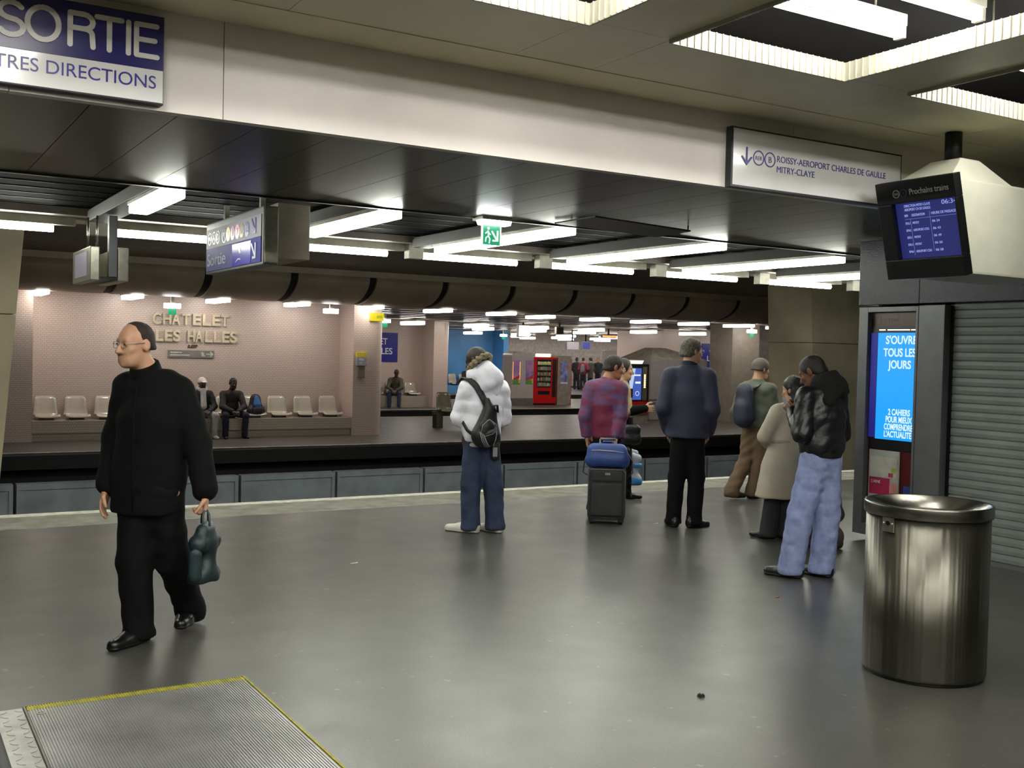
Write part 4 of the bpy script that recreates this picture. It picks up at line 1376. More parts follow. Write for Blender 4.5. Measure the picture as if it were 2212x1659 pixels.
def head_prims(q, c, f, up=(0, 0, 1), s=1.0):
    sd, f, u = frame(f, up)
    c = V3(*c)
    P = lambda x, y, z: c + s * (sd * x + f * y + u * z)
    q.ell(P(0, -.012, .032), (sd, f, u), (.076 * s, .097 * s, .088 * s), k=.02)
    q.ell(P(0, .028, -.04), (sd, f, u), (.060 * s, .062 * s, .078 * s), k=.03)
    q.cone(P(-.025, .05, -.085), P(.025, .05, -.085), .030 * s, k=.03)
    q.cone(P(0, .072, -.098), P(0, .07, -.092), .018 * s, k=.02)
    q.cone(P(0, .086, .012), P(0, .110, -.030), .009 * s, .014 * s, k=.012)
    q.cone(P(-.013, .094, -.035), P(.013, .094, -.035), .009 * s, k=.008)
    q.cone(P(-.034, .075, .027), P(.034, .075, .027), .012 * s, k=.015)
    q.cone(P(-.045, .062, -.02), P(-.03, .072, -.03), .018 * s, k=.02)
    q.cone(P(.045, .062, -.02), P(.03, .072, -.03), .018 * s, k=.02)
    for x in (-.031, .031):
        q.ell(P(x, .094, .008), (sd, f, u), (.014 * s, .010 * s, .009 * s), k=.010, op='s')
        q.ell(P(x, .080, .007), (sd, f, u), (.012 * s, .010 * s, .009 * s), k=.004)
    q.cone(P(-.02, .084, -.062), P(.02, .084, -.062), .0075 * s, k=.006)
    q.cone(P(-.016, .083, -.074), P(.016, .083, -.074), .008 * s, k=.006)
    q.cone(P(-.022, .098, -.068), P(.022, .098, -.068), .003 * s, k=.004, op='s')
    for x in (-1, 1):
        q.ell(P(x * .079, -.012, -.002), (unit(sd + f * .35 * x), f, u), (.010 * s, .020 * s, .032 * s), k=.008)
        q.ell(P(x * .090, -.006, .0), (sd, f, u), (.006 * s, .010 * s, .018 * s), k=.004, op='s')
    return q

def hair_prims(q, c, f, up=(0, 0, 1), s=1.0, thick=.008, low=-.055, front=.045, tilt=.75, fuzz=.0):
    sd, f, u = frame(f, up)
    c = V3(*c)
    P = lambda x, y, z: c + s * (sd * x + f * y + u * z)
    t = thick
    q.ell(P(0, -.014, .033), (sd, f, u), (.076 * s + t, .097 * s + t, .088 * s + t), k=.01)
    q.cone(P(-.028, -.068, -.03), P(.028, -.068, -.03), .036 + t, k=.03)
    n = unit(f * tilt - u * (1 - tilt))
    q.cut(P(0, front, .03), n, k=.012)
    q.cut(P(0, 0, low), -u, k=.012)
    if fuzz:
        q.wrinkle(fuzz, 150, 3, 1.0)
    return q

def hand_prims(q, w, hd, pn, side, s=1.0, curl=(.3, .35, .25), thumb=1, spread=.0):
    """w wrist, hd towards the fingers, pn out of the palm, side towards the thumb"""
    w, hd = V3(*w), unit(hd)
    pn = unit(V3(*pn) - hd * (V3(*pn) @ hd))
    sd = np.cross(hd, pn); sd = sd if sd @ V3(*side) > 0 else -sd
    for x in (-.028, -.009, .010, .028):
        q.cone(w + sd * x * .6, w + hd * .085 * s + sd * x * s, .017 * s, .013 * s, k=.010)
    for x, ln, r in ((.030, .074, .0088), (.010, .084, .0092), (-.010, .078, .0088), (-.029, .060, .0078)):
        p = w + hd * .084 * s + sd * x * s
        a = 0.0
        for j, (fr, cu) in enumerate(zip((.46, .30, .24), curl)):
            a += cu
            dr = hd * math.cos(a) + pn * math.sin(a) + sd * (x * spread)
            p2 = p + unit(dr) * ln * fr * s
            q.cone(p, p2, r * s * (1 - .08 * j), r * s * (.93 - .08 * j), k=.004)
            p = p2
    p = w + hd * .028 * s + sd * .026 * s
    p2 = p + unit(sd * .75 + hd * .55 + pn * .35) * .042 * s
    p3 = p2 + unit(sd * .25 + hd * .75 + pn * .5 * thumb) * .032 * s
    p4 = p3 + unit(hd * .8 + pn * .6 * thumb) * .026 * s
    q.cone(p, p2, .016 * s, .0115 * s, k=.012); q.cone(p2, p3, .0108 * s, .0098 * s, k=.004); q.cone(p3, p4, .0098 * s, .008 * s, k=.004)
    return q

SKIN = {'light': mat('light_skin', '#b98f72', .5, var=.06, scale=12), 'tan': mat('tan_skin', '#a8765a', .5, var=.06, scale=12),
        'brown': mat('brown_skin', '#6d4a3a', .45, var=.08, scale=12), 'dark': mat('dark_skin', '#3c2a24', .42, var=.08, scale=12)}
M_eye = mat('eye_white', '#8f857a', .3)
M_iris = mat('dark_iris', '#1d1410', .15)

def person(name_label, loc, rz, J, skin, hv=.007, hands=(1, 1), group=None, eyes=False, scale=1.0):
    """body mesh: head, neck, trunk, limbs and hands in one surface; J holds the joints in the frame x right, y away, z up"""
    t = root('person', (loc[0], loc[1], loc[2]), name_label, 'person', rz, group)
    q = Sdf()
    f = unit(J['face'])
    up = J.get('headup', (0, 0, 1))
    head_prims(q, J['head'], f, up, J.get('hs', 1.0))
    sd, fh, u = frame(f, up)
    hc_ = V3(*J['head'])
    q.cone(hc_ - u * .06 - fh * .02, J['neck'], .056, .060, k=.03)
    bf = unit(J['front'])
    chest = (V3(*J['sh'][0]) + V3(*J['sh'][1])) / 2
    pel = (V3(*J['hip'][0]) + V3(*J['hip'][1])) / 2
    q.cone(J['neck'], chest + V3(0, 0, -.06), .06, .10, k=.04, sq=(bf, 1.3))
    q.cone(chest + V3(0, 0, -.06), chest * .45 + pel * .55, .125, .115, k=.04, sq=(bf, 1.45))
    q.cone(chest * .45 + pel * .55, pel, .11, .12, k=.04, sq=(bf, 1.3))
    for i in (0, 1):
        sh, el, wr = [V3(*J[n][i]) for n in ('sh', 'el', 'wr')]
        q.cone(chest, sh, .07, .052, k=.04)
        q.cone(sh, el, .050, .040, k=.02); q.cone(el, wr, .039, .026, k=.02)
        hp, kn, an, to = [V3(*J[n][i]) for n in ('hip', 'kn', 'an', 'toe')]
        q.cone(pel, hp, .09, .085, k=.04)
        q.cone(hp, kn, .080, .052, k=.03); q.cone(kn, an, .050, .034, k=.02)
        q.cone(an - V3(0, 0, .01), an * .7 + to * .3 - V3(0, 0, .01), .030, .018, k=.02)
        if hands[i]:
            hd, pn, side = J['hand'][i][:3]
            hand_prims(q, wr, hd, pn, side, J.get('hsz', 1.0), *J['hand'][i][3:])
    q.build('body', SKIN[skin], t, hv)
    if eyes:
        for x in (-.031, .031):
            e = Sdf().ell(hc_ + sd * x + fh * .0785 + u * .008, np.eye(3), (.0112,) * 3).build('eye', M_eye, t, .003)
            Sdf().ell(hc_ + sd * x + fh * .0855 + u * .008, np.eye(3), (.0062, .0062, .0062)).build('iris', M_iris, e, .0022)
    return t

def trousers(t, J, m, r=(.115, .085, .088, .085), waist=None, front=None, hv=.01, wr=(.006, 60, 1), cuff=.055, name='trousers', hipr=.15, cutz=.025):
    q = Sdf()
    bf = unit(front if front is not None else J['front'])
    hp = [V3(*x) for x in J['hip']]
    pel = (hp[0] + hp[1]) / 2
    wz = waist if waist is not None else pel[2] + .14
    q.cone(pel + V3(0, 0, .02), (pel[0], pel[1], wz + .05), hipr + .01, hipr - .01, k=.05, sq=(bf, 1.35))
    for i in (0, 1):
        kn, an = V3(*J['kn'][i]), V3(*J['an'][i])
        q.cone(pel * .35 + hp[i] * .65 - V3(0, 0, .01), kn, r[0], r[1], k=.04)
        q.cone(kn, an + unit(an - kn) * .0, r[1], r[2], k=.02)
        q.cone(an, an + unit(an - kn) * max(.001, an[2] - cuff), r[2], r[3], k=.01)
    q.cut((0, 0, wz), (0, 0, 1))
    q.wrinkle(*wr)
    q.cut((0, 0, cutz), (0, 0, -1), k=.01)
    return q.build(name, m, t, hv)

def shoe(t, an, toe, m, r=.042, hv=.007, sole=None):
    an, toe = V3(*an), V3(*toe)
    zb = min(toe[2] - .03, 99)
    d = unit(V3(toe[0] - an[0], toe[1] - an[1], 0))
    heel = V3(an[0], an[1], zb + .04) - d * .045
    tp = V3(toe[0], toe[1], zb + .028)
    sd = np.cross(d, (0, 0, 1))
    q = Sdf()
    q.cone(heel, heel + (tp - heel) * .55, r, r * 1.06, k=.02)
    q.cone(heel + (tp - heel) * .5, tp, r * 1.04, r * .82, k=.02, sq=(V3(0, 0, 1), 1.15))
    q.cone(heel + V3(0, 0, .02), heel + V3(0, 0, .065) + d * .015, r * .95, r * .9, k=.02)
    q.cut((0, 0, zb + .001), (0, 0, -1), k=.006)
    o = q.build('shoe', m, t, hv)
    if sole:
        q = Sdf()
        q.cone(heel, heel + (tp - heel) * .55, r * 1.07, r * 1.12, k=.02)
        q.cone(heel + (tp - heel) * .5, tp, r * 1.1, r * .9, k=.02, sq=(V3(0, 0, 1), 1.15))
        q.cut((0, 0, zb + .001), (0, 0, -1), k=.004); q.cut((0, 0, zb + .022), (0, 0, 1), k=.004)
        q.build('sole', sole, o, hv)
    return o

def jacket(t, J, st, m, sl=(.085, .068, .058), front=None, hem=None, name='jacket', hv=.01, wr=(.006, 55, 2), sho=.085, sleeves=(1, 1), slen=(1.0, 1.0), ratio=1.5, collar=None, slk=.03):
    """st: (x, y, z, half-width) stations from hem to chest"""
    q = Sdf()
    bf = unit(front if front is not None else J['front'])
    pts = [V3(*s[:3]) for s in st]
    q.chain(pts, [s[3] for s in st], k=.03, sq=(bf, ratio))
    shs = [V3(*x) for x in J['sh']]
    q.cone(shs[0] + (shs[1] - shs[0]) * .12, shs[1] + (shs[0] - shs[1]) * .12, sho, sho, k=.05)
    q.cone(J['neck'], (shs[0] + shs[1]) / 2, .072, .10, k=.05)
    for i in (0, 1):
        if not sleeves[i]: continue
        el, w_ = V3(*J['el'][i]), V3(*J['wr'][i])
        q.cone(shs[i], el, sl[0], sl[1], k=slk)
        q.cone(el, el + (w_ - el) * slen[i], sl[1], sl[2], k=.02)
    if hem is not None:
        q.cut((0, 0, hem), (0, 0, -1), k=.015)
    q.cut(V3(*J['neck']) + V3(0, 0, .035), (0, 0, 1), k=.02)
    q.wrinkle(*wr)
    return q.build(name, m, t, hv)

# ---- fabrics
F_black = mat('black_wool', '#08080a', .9, spec=.2, var=.1, scale=30, bump=.3, bscale=200)
F_blackt = mat('black_trouser_cloth', '#0a0a0c', .85, spec=.2, var=.1, scale=20)
F_white = mat('white_nylon', '#e6e6f0', .5, var=.04, scale=5, bump=.1)
F_denim = mat('blue_denim', '#35435f', .85, scale=7, col2='#222c42', bump=.3, bscale=250)
F_ldenim = mat('pale_blue_denim', '#94a1cc', .85, scale=14, col2='#7a87b4', bump=.3, bscale=250)
F_navy = mat('navy_cotton', '#2a2e44', .75, scale=6, col2='#222538', bump=.2, bscale=150)
F_cream = mat('cream_coat_cloth', '#b5ad9c', .8, var=.05, scale=5, bump=.2, bscale=120)
F_leather = mat('black_leather', '#101115', .42, var=.15, scale=18, bump=.35, bscale=35)
F_fur = mat('beige_fur', '#8f8468', .95, var=.2, scale=60, bump=.9, bscale=180)
F_fuzz = mat('black_fleece', '#0c0c0e', .95, var=.2, scale=60, bump=.8, bscale=180)
F_plaid = mat('burgundy_plaid_quilt', '#6b2545', .75, scale=9, col2='#4d4a72', bump=.2, stretch=(1, 1, 2.2))
def plaid_back(m, col):
    """plain cloth panel sewn into the back below the yoke"""
    N, L = m.node_tree.nodes, m.node_tree.links
    b = N['Principled BSDF']
    src = b.inputs['Base Color'].links[0].from_socket
    tc = N.new('ShaderNodeTexCoord'); sp = N.new('ShaderNodeSeparateXYZ'); L.new(tc.outputs['Object'], sp.inputs[0])
    def step(sock, lo, hi):
        r = N.new('ShaderNodeMapRange'); r.inputs['From Min'].default_value = lo; r.inputs['From Max'].default_value = hi
        L.new(sock, r.inputs['Value']); return r.outputs[0]
    def mul(a, c):
        k = N.new('ShaderNodeMath'); k.operation = 'MULTIPLY'; L.new(a, k.inputs[0]); L.new(c, k.inputs[1]); return k.outputs[0]
    f = mul(mul(step(sp.outputs[2], 1.13, 1.10), step(sp.outputs[0], .135, .115)), step(sp.outputs[0], -.10, -.08))
    mx = N.new('ShaderNodeMix'); mx.data_type = 'RGBA'
    L.new(f, mx.inputs[0]); L.new(src, mx.inputs[6]); mx.inputs[7].default_value = hx(col)
    L.new(mx.outputs[2], b.inputs['Base Color'])
plaid_back(F_plaid, '#651639')
F_burg = mat('burgundy_cloth', '#62173b', .75, var=.1)
F_tan = mat('tan_suede', '#9c8a62', .8, var=.1)
F_green = mat('grey_green_cloth', '#575c50', .85, var=.1)
F_khaki = mat('brown_khaki', '#6a5640', .85, var=.1)
H_black = mat('black_hair', '#14110f', .5, var=.2, scale=80, bump=.5, bscale=220)
H_grey = mat('grey_hair', '#6f6a60', .7, scale=70, col2='#4a463f', bump=.7, bscale=160)
H_brown = mat('short_dark_hair', '#2a221d', .7, var=.2, scale=70, bump=.5, bscale=200)
S_black = mat('black_shoe_leather', '#0f0f10', .3, var=.1)
S_white = mat('white_trainer', '#c6c3bb', .5, var=.05)

def vrz(x, y): return -math.atan2(x, y)

# ================================================================ 1 man in the black coat
J = dict(head=(-.012, -.03, 1.612), face=(-.78, -.60, -.06), neck=(.06, .01, 1.455), front=(-.55, -.80, 0),
         sh=((-.045, .10, 1.385), (.218, -.085, 1.365)), el=((-.10, .16, 1.10), (.308, -.13, 1.10)), wr=((-.14, .10, .83), (.352, -.18, .835)),
         hip=((.0, .05, .84), (.15, -.05, .84)), kn=((.0, .03, .44), (.20, .05, .44)), an=((.025, .04, .10), (.285, .28, .17)), toe=((-.095, -.10, .03), (.25, .17, .03)),
         hand=(((-.3, -.2, -1), (.8, -.3, 0), (-.2, -1, 0)), ((0, -.05, -1), (-.9, .1, 0), (-.2, -.9, 0), (.9, 1.1, .7))))
t = person('man in a long black coat walking on the left with a dark bag', (1.22, 5.89, 0), -.204, J, 'light', .006, eyes=True)
jacket(t, J, [(.06, .03, .70, .205), (.07, .02, .95, .205), (.095, .0, 1.22, .205), (.10, 0, 1.34, .17)], F_black, (.080, .073, .066), hem=.71, name='coat', wr=(.004, 40, 5), slen=(.9, .93), ratio=1.35)
q = Sdf(); q.cone((.058, .012, 1.42), (.035, .0, 1.51), .090, .078, k=.01, sq=(unit((-.55, -.8, 0)), 1.0)); q.cut((0.04, 0, 1.512), (-.35, -.35, 1), k=.01)
q.build('collar', F_black, t, .008)
trousers(t, J, F_blackt, (.115, .092, .082, .09), wr=(.005, 45, 3))
shoe(t, J['an'][0], J['toe'][0], S_black, .046, sole=M_blk)
shoe(t, J['an'][1], (J['toe'][1][0], J['toe'][1][1], .055), S_black, .046, sole=M_blk)
q = Sdf(); hair_prims(q, J['head'], J['face'], thick=.003, low=-.03, front=.012, tilt=.80, fuzz=.001)
q.build('hair', H_brown, t, .006)
sd, fh, u = frame(J['face']); c = V3(*J['head'])
q = MB()
for x in (-.032, .032):
    rr = [Vector(c + sd * (x + .023 * math.cos(a)) + fh * (.103 - .01 * abs(math.cos(a))) + u * (.004 + .017 * math.sin(a))) for a in np.linspace(0, 2 * math.pi, 19)]
    q.tube(rr, .0016, 6)
    q.tube([Vector(c + sd * x * 1.7 + fh * .092 + u * .008), Vector(c + sd * (.084 * np.sign(x)) + fh * .0 + u * .012)], .0016, 6)
q.tube([Vector(c + sd * -.010 + fh * .105 + u * .008), Vector(c + sd * .010 + fh * .105 + u * .008)], .0016, 6)
q.build('glasses', M_alu, t)
fr1, sd1 = V3(-.566, -.824, 0), V3(.824, -.566, 0)
q = MB()
def on_coat(x, z, o=.165):
    return Vector(V3(.085, .01, 0) + sd1 * x + fr1 * o + V3(0, 0, z))
q.tube([on_coat(-.01, 1.40, .13), on_coat(-.012, 1.25, .158), on_coat(-.012, 1.0, .158), on_coat(-.012, .73, .158)], .004, 6)
q.build('front_seam', F_black, t)
for k in range(4):
    q = MB(); mb_disc(q, on_coat(.02, 1.24 - k * .13, .154), .011, sd1, (0, 0, 1), n=14, d=.006); q.build('button', M_blk, t)
# his bag
t = root('shopping_bag', (1.22, 5.89, 0), 'dark teal soft bag hanging from the hand of the man in the black coat', 'bag', -.204)
q = Sdf(); b0 = V3(.352, -.205, .40)
q.cone(b0 + V3(-.04, -.06, .0), b0 + V3(.035, .08, .0), .050, k=.03); q.cone(b0 + V3(-.04, -.07, .18), b0 + V3(.035, .07, .18), .052, k=.03)
q.cone(b0 + V3(0, 0, .0), b0 + V3(0, 0, .24), .07, .035, k=.05); q.cone(b0 + V3(-.02, -.05, .25), b0 + V3(.02, .05, .25), .03, k=.04)
q.cut(b0 + V3(0, 0, -.03), (0, 0, -1)); q.wrinkle(.004, 45, 2)
q.build('pouch', mat('dark_teal_nylon', '#15272c', .5, var=.15), t, .008)
q = Sdf(); q.cone(b0 + V3(-.055, -.11, .02), b0 + V3(-.055, -.11, .13), .035, k=.02, sq=(unit((0, 1, 0)), 2)); q.build('front_pocket', mat('dark_teal_nylon', '#15272c', .5), t, .008)
q = MB()
for s in (-.03, .03):
    q.tube([b0 + V3(s * .6, -.06, .27), b0 + V3(s * .5, -.045, .33), b0 + V3(s * .15, .0, .355), b0 + V3(s * .5, .045, .33), b0 + V3(s * .6, .06, .27)], .006, 6)
q.build('handle', mat('grey_webbing', '#3c4a50', .6), t)

# ================================================================ 2 man in the white jacket
fr2 = (-.5, .86, 0)
J = dict(head=(-.055, .05, 1.535), face=(-.80, .40, -.45), neck=(.01, .02, 1.37), front=fr2, headup=(-.35, .2, 1),
         sh=((-.125, -.06, 1.29), (.165, .08, 1.29)), el=((-.185, -.03, 1.03), (.195, .14, 1.03)), wr=((-.12, .20, 1.06), (.07, .27, 1.06)),
         hip=((-.08, -.02, .84), (.09, .03, .84)), kn=((-.082, .0, .43), (.12, .04, .43)), an=((-.075, .02, .09), (.145, .06, .10)), toe=((-.27, .10, .03), (.02, .17, .03)),
         hand=(((.2, .9, .3), (.6, -.2, .6), (0, 0, 1), (.5, .6, .4)), ((-.7, .6, .3), (-.3, -.5, .6), (0, 0, 1), (.5, .6, .4))))
t = person('man in a white hooded jacket and jeans seen from behind with a black backpack', (4.66, 8.22, 0), -.516, J, 'dark', .007)
jk2 = jacket(t, J, [(.01, 0, .82, .165), (.005, 0, .95, .185), (.01, .01, 1.15, .19), (.015, .01, 1.27, .155)], F_white, (.085, .082, .062), hem=.825, hv=.007, wr=(.009, 26, 11, .8, 1), ratio=1.3, sho=.09)
q = Sdf()
q.cone((-.06, -.035, 1.40), (.09, .0, 1.36), .085, .09, k=.06); q.cone((.0, -.07, 1.30), (.10, -.03, 1.26), .06, .05, k=.06)
q.cone((.035, -.02, 1.47), (.09, -.02, 1.40), .075, .09, k=.06); q.cone((.02, -.06, 1.44), (.04, -.09, 1.33), .05, .06, k=.05)
q.ell((-.05, .06, 1.545), np.eye(3), (.088, .10, .10), k=.015, op='s'); q.wrinkle(.009, 26, 4, .8, 1)
q.build('hood', F_white, t, .007)
q = MB()
ring = []
cc, e1, e2 = V3(-.028, .02, 1.505), unit((.62, -.15, .62)), unit((.35, .9, -.15))
n_ = unit(np.cross(e1, e2)); e2 = np.cross(n_, e1)
q = Sdf()
pts = [cc + e1 * (.118 * math.cos(a)) + e2 * (.112 * math.sin(a)) for a in np.linspace(0, 2 * math.pi, 17)]
q.chain(pts, [.026] * 17, k=.01); q.wrinkle(.007, 190, 6, 1.0)
q.build('fur_trim', F_fur, t, .006)
q = Sdf(); q.cone((0, 0, .80), (.01, .0, .86), .150, .155, k=.01, sq=(unit(fr2), 1.3)); q.cut((0, 0, .775), (0, 0, -1)); q.build('shirt_hem', mat('white_cotton', '#c4c4c2', .8), t, .01)
trousers(t, J, F_denim, (.105, .09, .084, .092), waist=.83, wr=(.007, 24, 8, .7, 1), hipr=.148, hv=.008)
shoe(t, J['an'][0], J['toe'][0], S_white, .047, sole=S_white); shoe(t, J['an'][1], J['toe'][1], S_white, .047, sole=S_white)
q = Sdf(); hair_prims(q, J['head'], J['face'], J['headup'], thick=.003, low=-.05, front=.04, tilt=.7); q.build('hair', mat('shaved_hair', '#2b2320', .6), t, .006)
# backpack
RZ2 = -.516
t = root('backpack', (4.66, 8.22, 0), 'black sling backpack with grey logo on the back of the white jacket', 'backpack', RZ2)
bn = unit((.42, -.9, 0)); bs = unit((.9, .42, 0))
def bp(x, z, o=0): return V3(-.02, -.015, 0) + bs * x + bn * (.165 + o) + V3(0, 0, z)
q = Sdf()
q.cone(bp(-.035, .86), bp(.045, .88), .085, .075, k=.04, sq=(bn, 1.5)); q.cone(bp(-.055, .90), bp(.02, 1.10), .085, .055, k=.05, sq=(bn, 1.5))
q.cone(bp(.06, .90), bp(.05, 1.06), .062, .045, k=.05, sq=(bn, 1.5)); q.cone(bp(.02, 1.10), bp(.0, 1.19), .052, .03, k=.04, sq=(bn, 1.5))
q.wrinkle(.003, 45, 2)
q.build('pack', mat('black_nylon', '#101113', .5, var=.15), t, .008)
q = Sdf(); q.cone(bp(-.02, .86, .03), bp(-.012, .955, .035), .082, .078, k=.03, sq=(bn, 2.2)); pk = q.build('front_pocket', mat('black_nylon_panel', '#0c0d0f', .45), t, .007)
Mg = mat('grey_piping', '#8b8d90', .5)
def bpt(x, z): return Vector(bp(x, z, .078))
q = MB()
q.tube([bpt(-.09, .90), bpt(-.075, .985), bpt(-.01, 1.035), bpt(.06, .985), bpt(.062, .93), bpt(.02, .905), bpt(-.055, .885)], .0035, 6)
q.tube([bpt(-.055, .885), bpt(-.03, .83), bpt(.0, .795)], .0035, 6); q.tube([bpt(.062, .93), bpt(.055, .86), bpt(.03, .80)], .0035, 6)
q.build('piping', Mg, pk)
for k in range(3):
    q = MB(); q.tube([bpt(-.098 + k * .016, .925 - k * .01), bpt(-.078 + k * .016, .85), bpt(-.045 + k * .016, .79)], .0042, 6); q.build('stripe', Mg, pk)
q = MB(); q.prism([bpt(.062, .985), bpt(.06, .93), bpt(.0, .915), bpt(-.05, .90), bpt(-.02, .935), bpt(.03, .95)], Vector(bn) * .003); q.build('logo_band', mat('mid_grey_band', '#5c6064', .5), pk)
def strap(q, pts, wv, wd, th):
    rings = []
    for i, p in enumerate(pts):
        p = Vector(p); tg = (Vector(pts[min(i + 1, len(pts) - 1)]) - Vector(pts[max(i - 1, 0)])).normalized()
        w_ = Vector(wv); w_ = (w_ - tg * w_.dot(tg)).normalized(); nn = tg.cross(w_)
        rings.append([p + w_ * wd + nn * th, p - w_ * wd + nn * th, p - w_ * wd - nn * th, p + w_ * wd - nn * th])
    return q.sweep(rings)
q = MB(); strap(q, [bp(.0, 1.14, .01), bp(-.03, 1.22, -.03), bp(-.075, 1.31, -.055), bp(-.125, 1.375, -.10), bp(-.15, 1.385, -.17), bp(-.16, 1.33, -.26)], bs, .030, .006); q.build('strap', mat('black_webbing', '#141517', .6), t)
q = MB(); strap(q, [bp(.05, 1.09, .02), bp(.055, 1.15, .03), bp(.085, 1.155, .03), bp(.095, 1.09, .02)], bn, .016, .004); q.build('grab_loop', mat('black_webbing', '#141517', .6), t)
q = MB(); strap(q, [bp(-.10, .88, -.02), bp(-.15, .93, -.08), bp(-.17, 1.0, -.14)], (0, 0, 1), .014, .004); q.build('side_strap', mat('black_webbing', '#141517', .6), t)
t = root('belt_pouch', (4.66, 8.22, 0), 'small black pouch hanging at the hip of the man in the white jacket', 'pouch', RZ2)
q = Sdf(); q.cone((.132, -.10, .70), (.125, -.10, .80), .042, .038, k=.02, sq=(unit((.3, -1, 0)), 1.6)); q.build('pouch', mat('black_nylon', '#101113', .5), t, .007)
q = MB(); q.tube([(.10, -.10, .82), (.10, -.10, .87), (.13, -.10, .895), (.155, -.09, .87), (.15, -.10, .81)], .006, 6); q.build('loop', mat('black_webbing', '#141517', .6), t)
q = MB(); q.box(.11, .15, -.136, -.130, .70, .78); q.build('grey_patch', Mg, t)

# ================================================================ 3 man in the plaid jacket
J = dict(head=(.128, .04, 1.49), face=(.92, .35, -.22), neck=(.055, .0, 1.345), front=(.35, .93, 0), headup=(.2, .05, 1),
         sh=((-.095, .0, 1.27), (.195, -.04, 1.27)), el=((-.145, -.02, 1.0), (.20, -.09, 1.01)), wr=((-.13, .02, .77), (.155, -.15, .80)),
         hip=((-.01, .02, .80), (.14, .0, .80)), kn=((-.01, .08, .42), (.15, .0, .42)), an=((-.03, .05, .09), (.14, -.04, .09)), toe=((.05, .22, .03), (.24, .10, .03)),
         hand=(((.1, 0, -1), (.9, 0, 0), (.2, 1, 0), (.5, .6, .5)), ((-.1, -.1, -1), (-.8, -.4, 0), (.3, -.5, 0), (.9, 1.0, .7))))
t = person('man in a burgundy plaid jacket in profile, holding a suitcase handle', (6.35, 8.75, 0), -.628, J, 'tan', .007, eyes=True)
jacket(t, J, [(.075, .02, .77, .185), (.075, .01, .95, .185), (.06, 0, 1.15, .18), (.055, -.01, 1.25, .15)], F_plaid, (.085, .075, .06), hem=.775, wr=(.007, 24, 21, .8, 1), slen=(.95, .93), sho=.09, ratio=1.25)
q = Sdf(); q.cone((.05, 0, 1.33), (.075, .0, 1.375), .082, .072, k=.01); q.cut((0.06, 0, 1.385), (.3, 0, 1), k=.01); q.build('collar', F_plaid, t, .008)
trousers(t, J, F_blackt, (.105, .085, .08, .085), waist=.80, wr=(.005, 50, 3), hipr=.145)
for i in (0, 1): shoe(t, J['an'][i], J['toe'][i], S_black)
q = Sdf(); hair_prims(q, J['head'], J['face'], J['headup'], thick=.007, low=-.05, front=.045, tilt=.72, fuzz=.0015); q.build('hair', H_brown, t, .006)
# suitcase and bag
rs = vrz(6.07, 8.22)
t = root('suitcase', (6.08, 8.24, 0), 'dark grey upright wheeled suitcase behind the man in the plaid jacket', 'suitcase', rs)
M_case = mat('charcoal_fabric', '#2f3133', .75, var=.12, scale=12, bump=.3, bscale=160)
MB().box(-.182, .182, -.11, .11, .055, .535).build('body', M_case, t, bevel=.035)
MB().box(-.150, .150, -.135, -.105, .085, .40).build('front_pocket', M_case, t, bevel=.02)
MB().box(-.145, .145, -.125, -.105, .415, .515).build('upper_pocket', M_case, t, bevel=.012)
q = MB(); q.tube([(-.172, -.112, .10), (-.172, -.112, .50), (-.15, -.112, .525), (.15, -.112, .525), (.172, -.112, .50), (.172, -.112, .10)], .004, 6); q.build('piping', M_greyp, t)
for x in (-.14, .14):
    q = MB(); q.tube([(x - .015, -.06, .028), (x + .015, -.06, .028)], .028, 14); q.build('wheel', M_blk, t)
    MB().box(x - .03, x + .03, -.10, -.02, .02, .08).build('wheel_housing', M_blk, t, bevel=.01)
q = MB(); q.box(-.16, .16, -.10, .10, .04, .06); q.build('base', M_blk, t)
MB().box(-.02, .03, -.128, -.122, .475, .495).build('badge', M_alu, t)
q = MB()
for x in (-.075, .075): q.tube([(x, .10, .5), (x, .10, .80)], .009, 8)
q.tube([(-.075, .10, .80), (.075, .10, .80)], .012, 8); q.build('pull_handle', M_greyp, t)
t = root('travel_bag', (6.068, 8.224, .537), 'blue holdall strapped on top of the dark grey suitcase', 'bag', rs)
M_bb = mat('royal_blue_nylon', '#2f4a8c', .55, var=.1, scale=10, bump=.15)
q = Sdf(); q.cone((-.125, 0, .085), (.125, 0, .085), .085, k=.03); q.cone((-.13, 0, .165), (.12, 0, .165), .066, k=.04); q.cone((-.15, 0, .05), (.15, 0, .05), .05, k=.04); q.cut((0, 0, .004), (0, 0, -1)); q.wrinkle(.003, 40, 2)
q.build('body', M_bb, t, .008)
q = MB(); strap(q, [(-.155, -.078, .165), (-.08, -.087, .170), (.05, -.085, .165), (.15, -.075, .15)], (0, 0, 1), .006, .003); q.build('zip', mat('pale_zip', '#8f97ad', .5), t)
q = MB(); q.tube([(-.05, 0, .225), (-.045, 0, .25), (.045, 0, .25), (.05, 0, .225)], .008, 8); q.build('handle', M_bb, t)
q = MB(); q.tube([(-.19, 0, .14), (-.22, -.02, .05), (-.23, -.03, -.05), (-.19, -.06, -.07)], .007, 6); q.build('strap', M_blk, t)
q = MB(); q.tube([(.19, 0, .14), (.235, -.03, .07), (.24, -.04, -.04), (.19, -.07, -.09)], .007, 6); q.build('strap', M_blk, t)

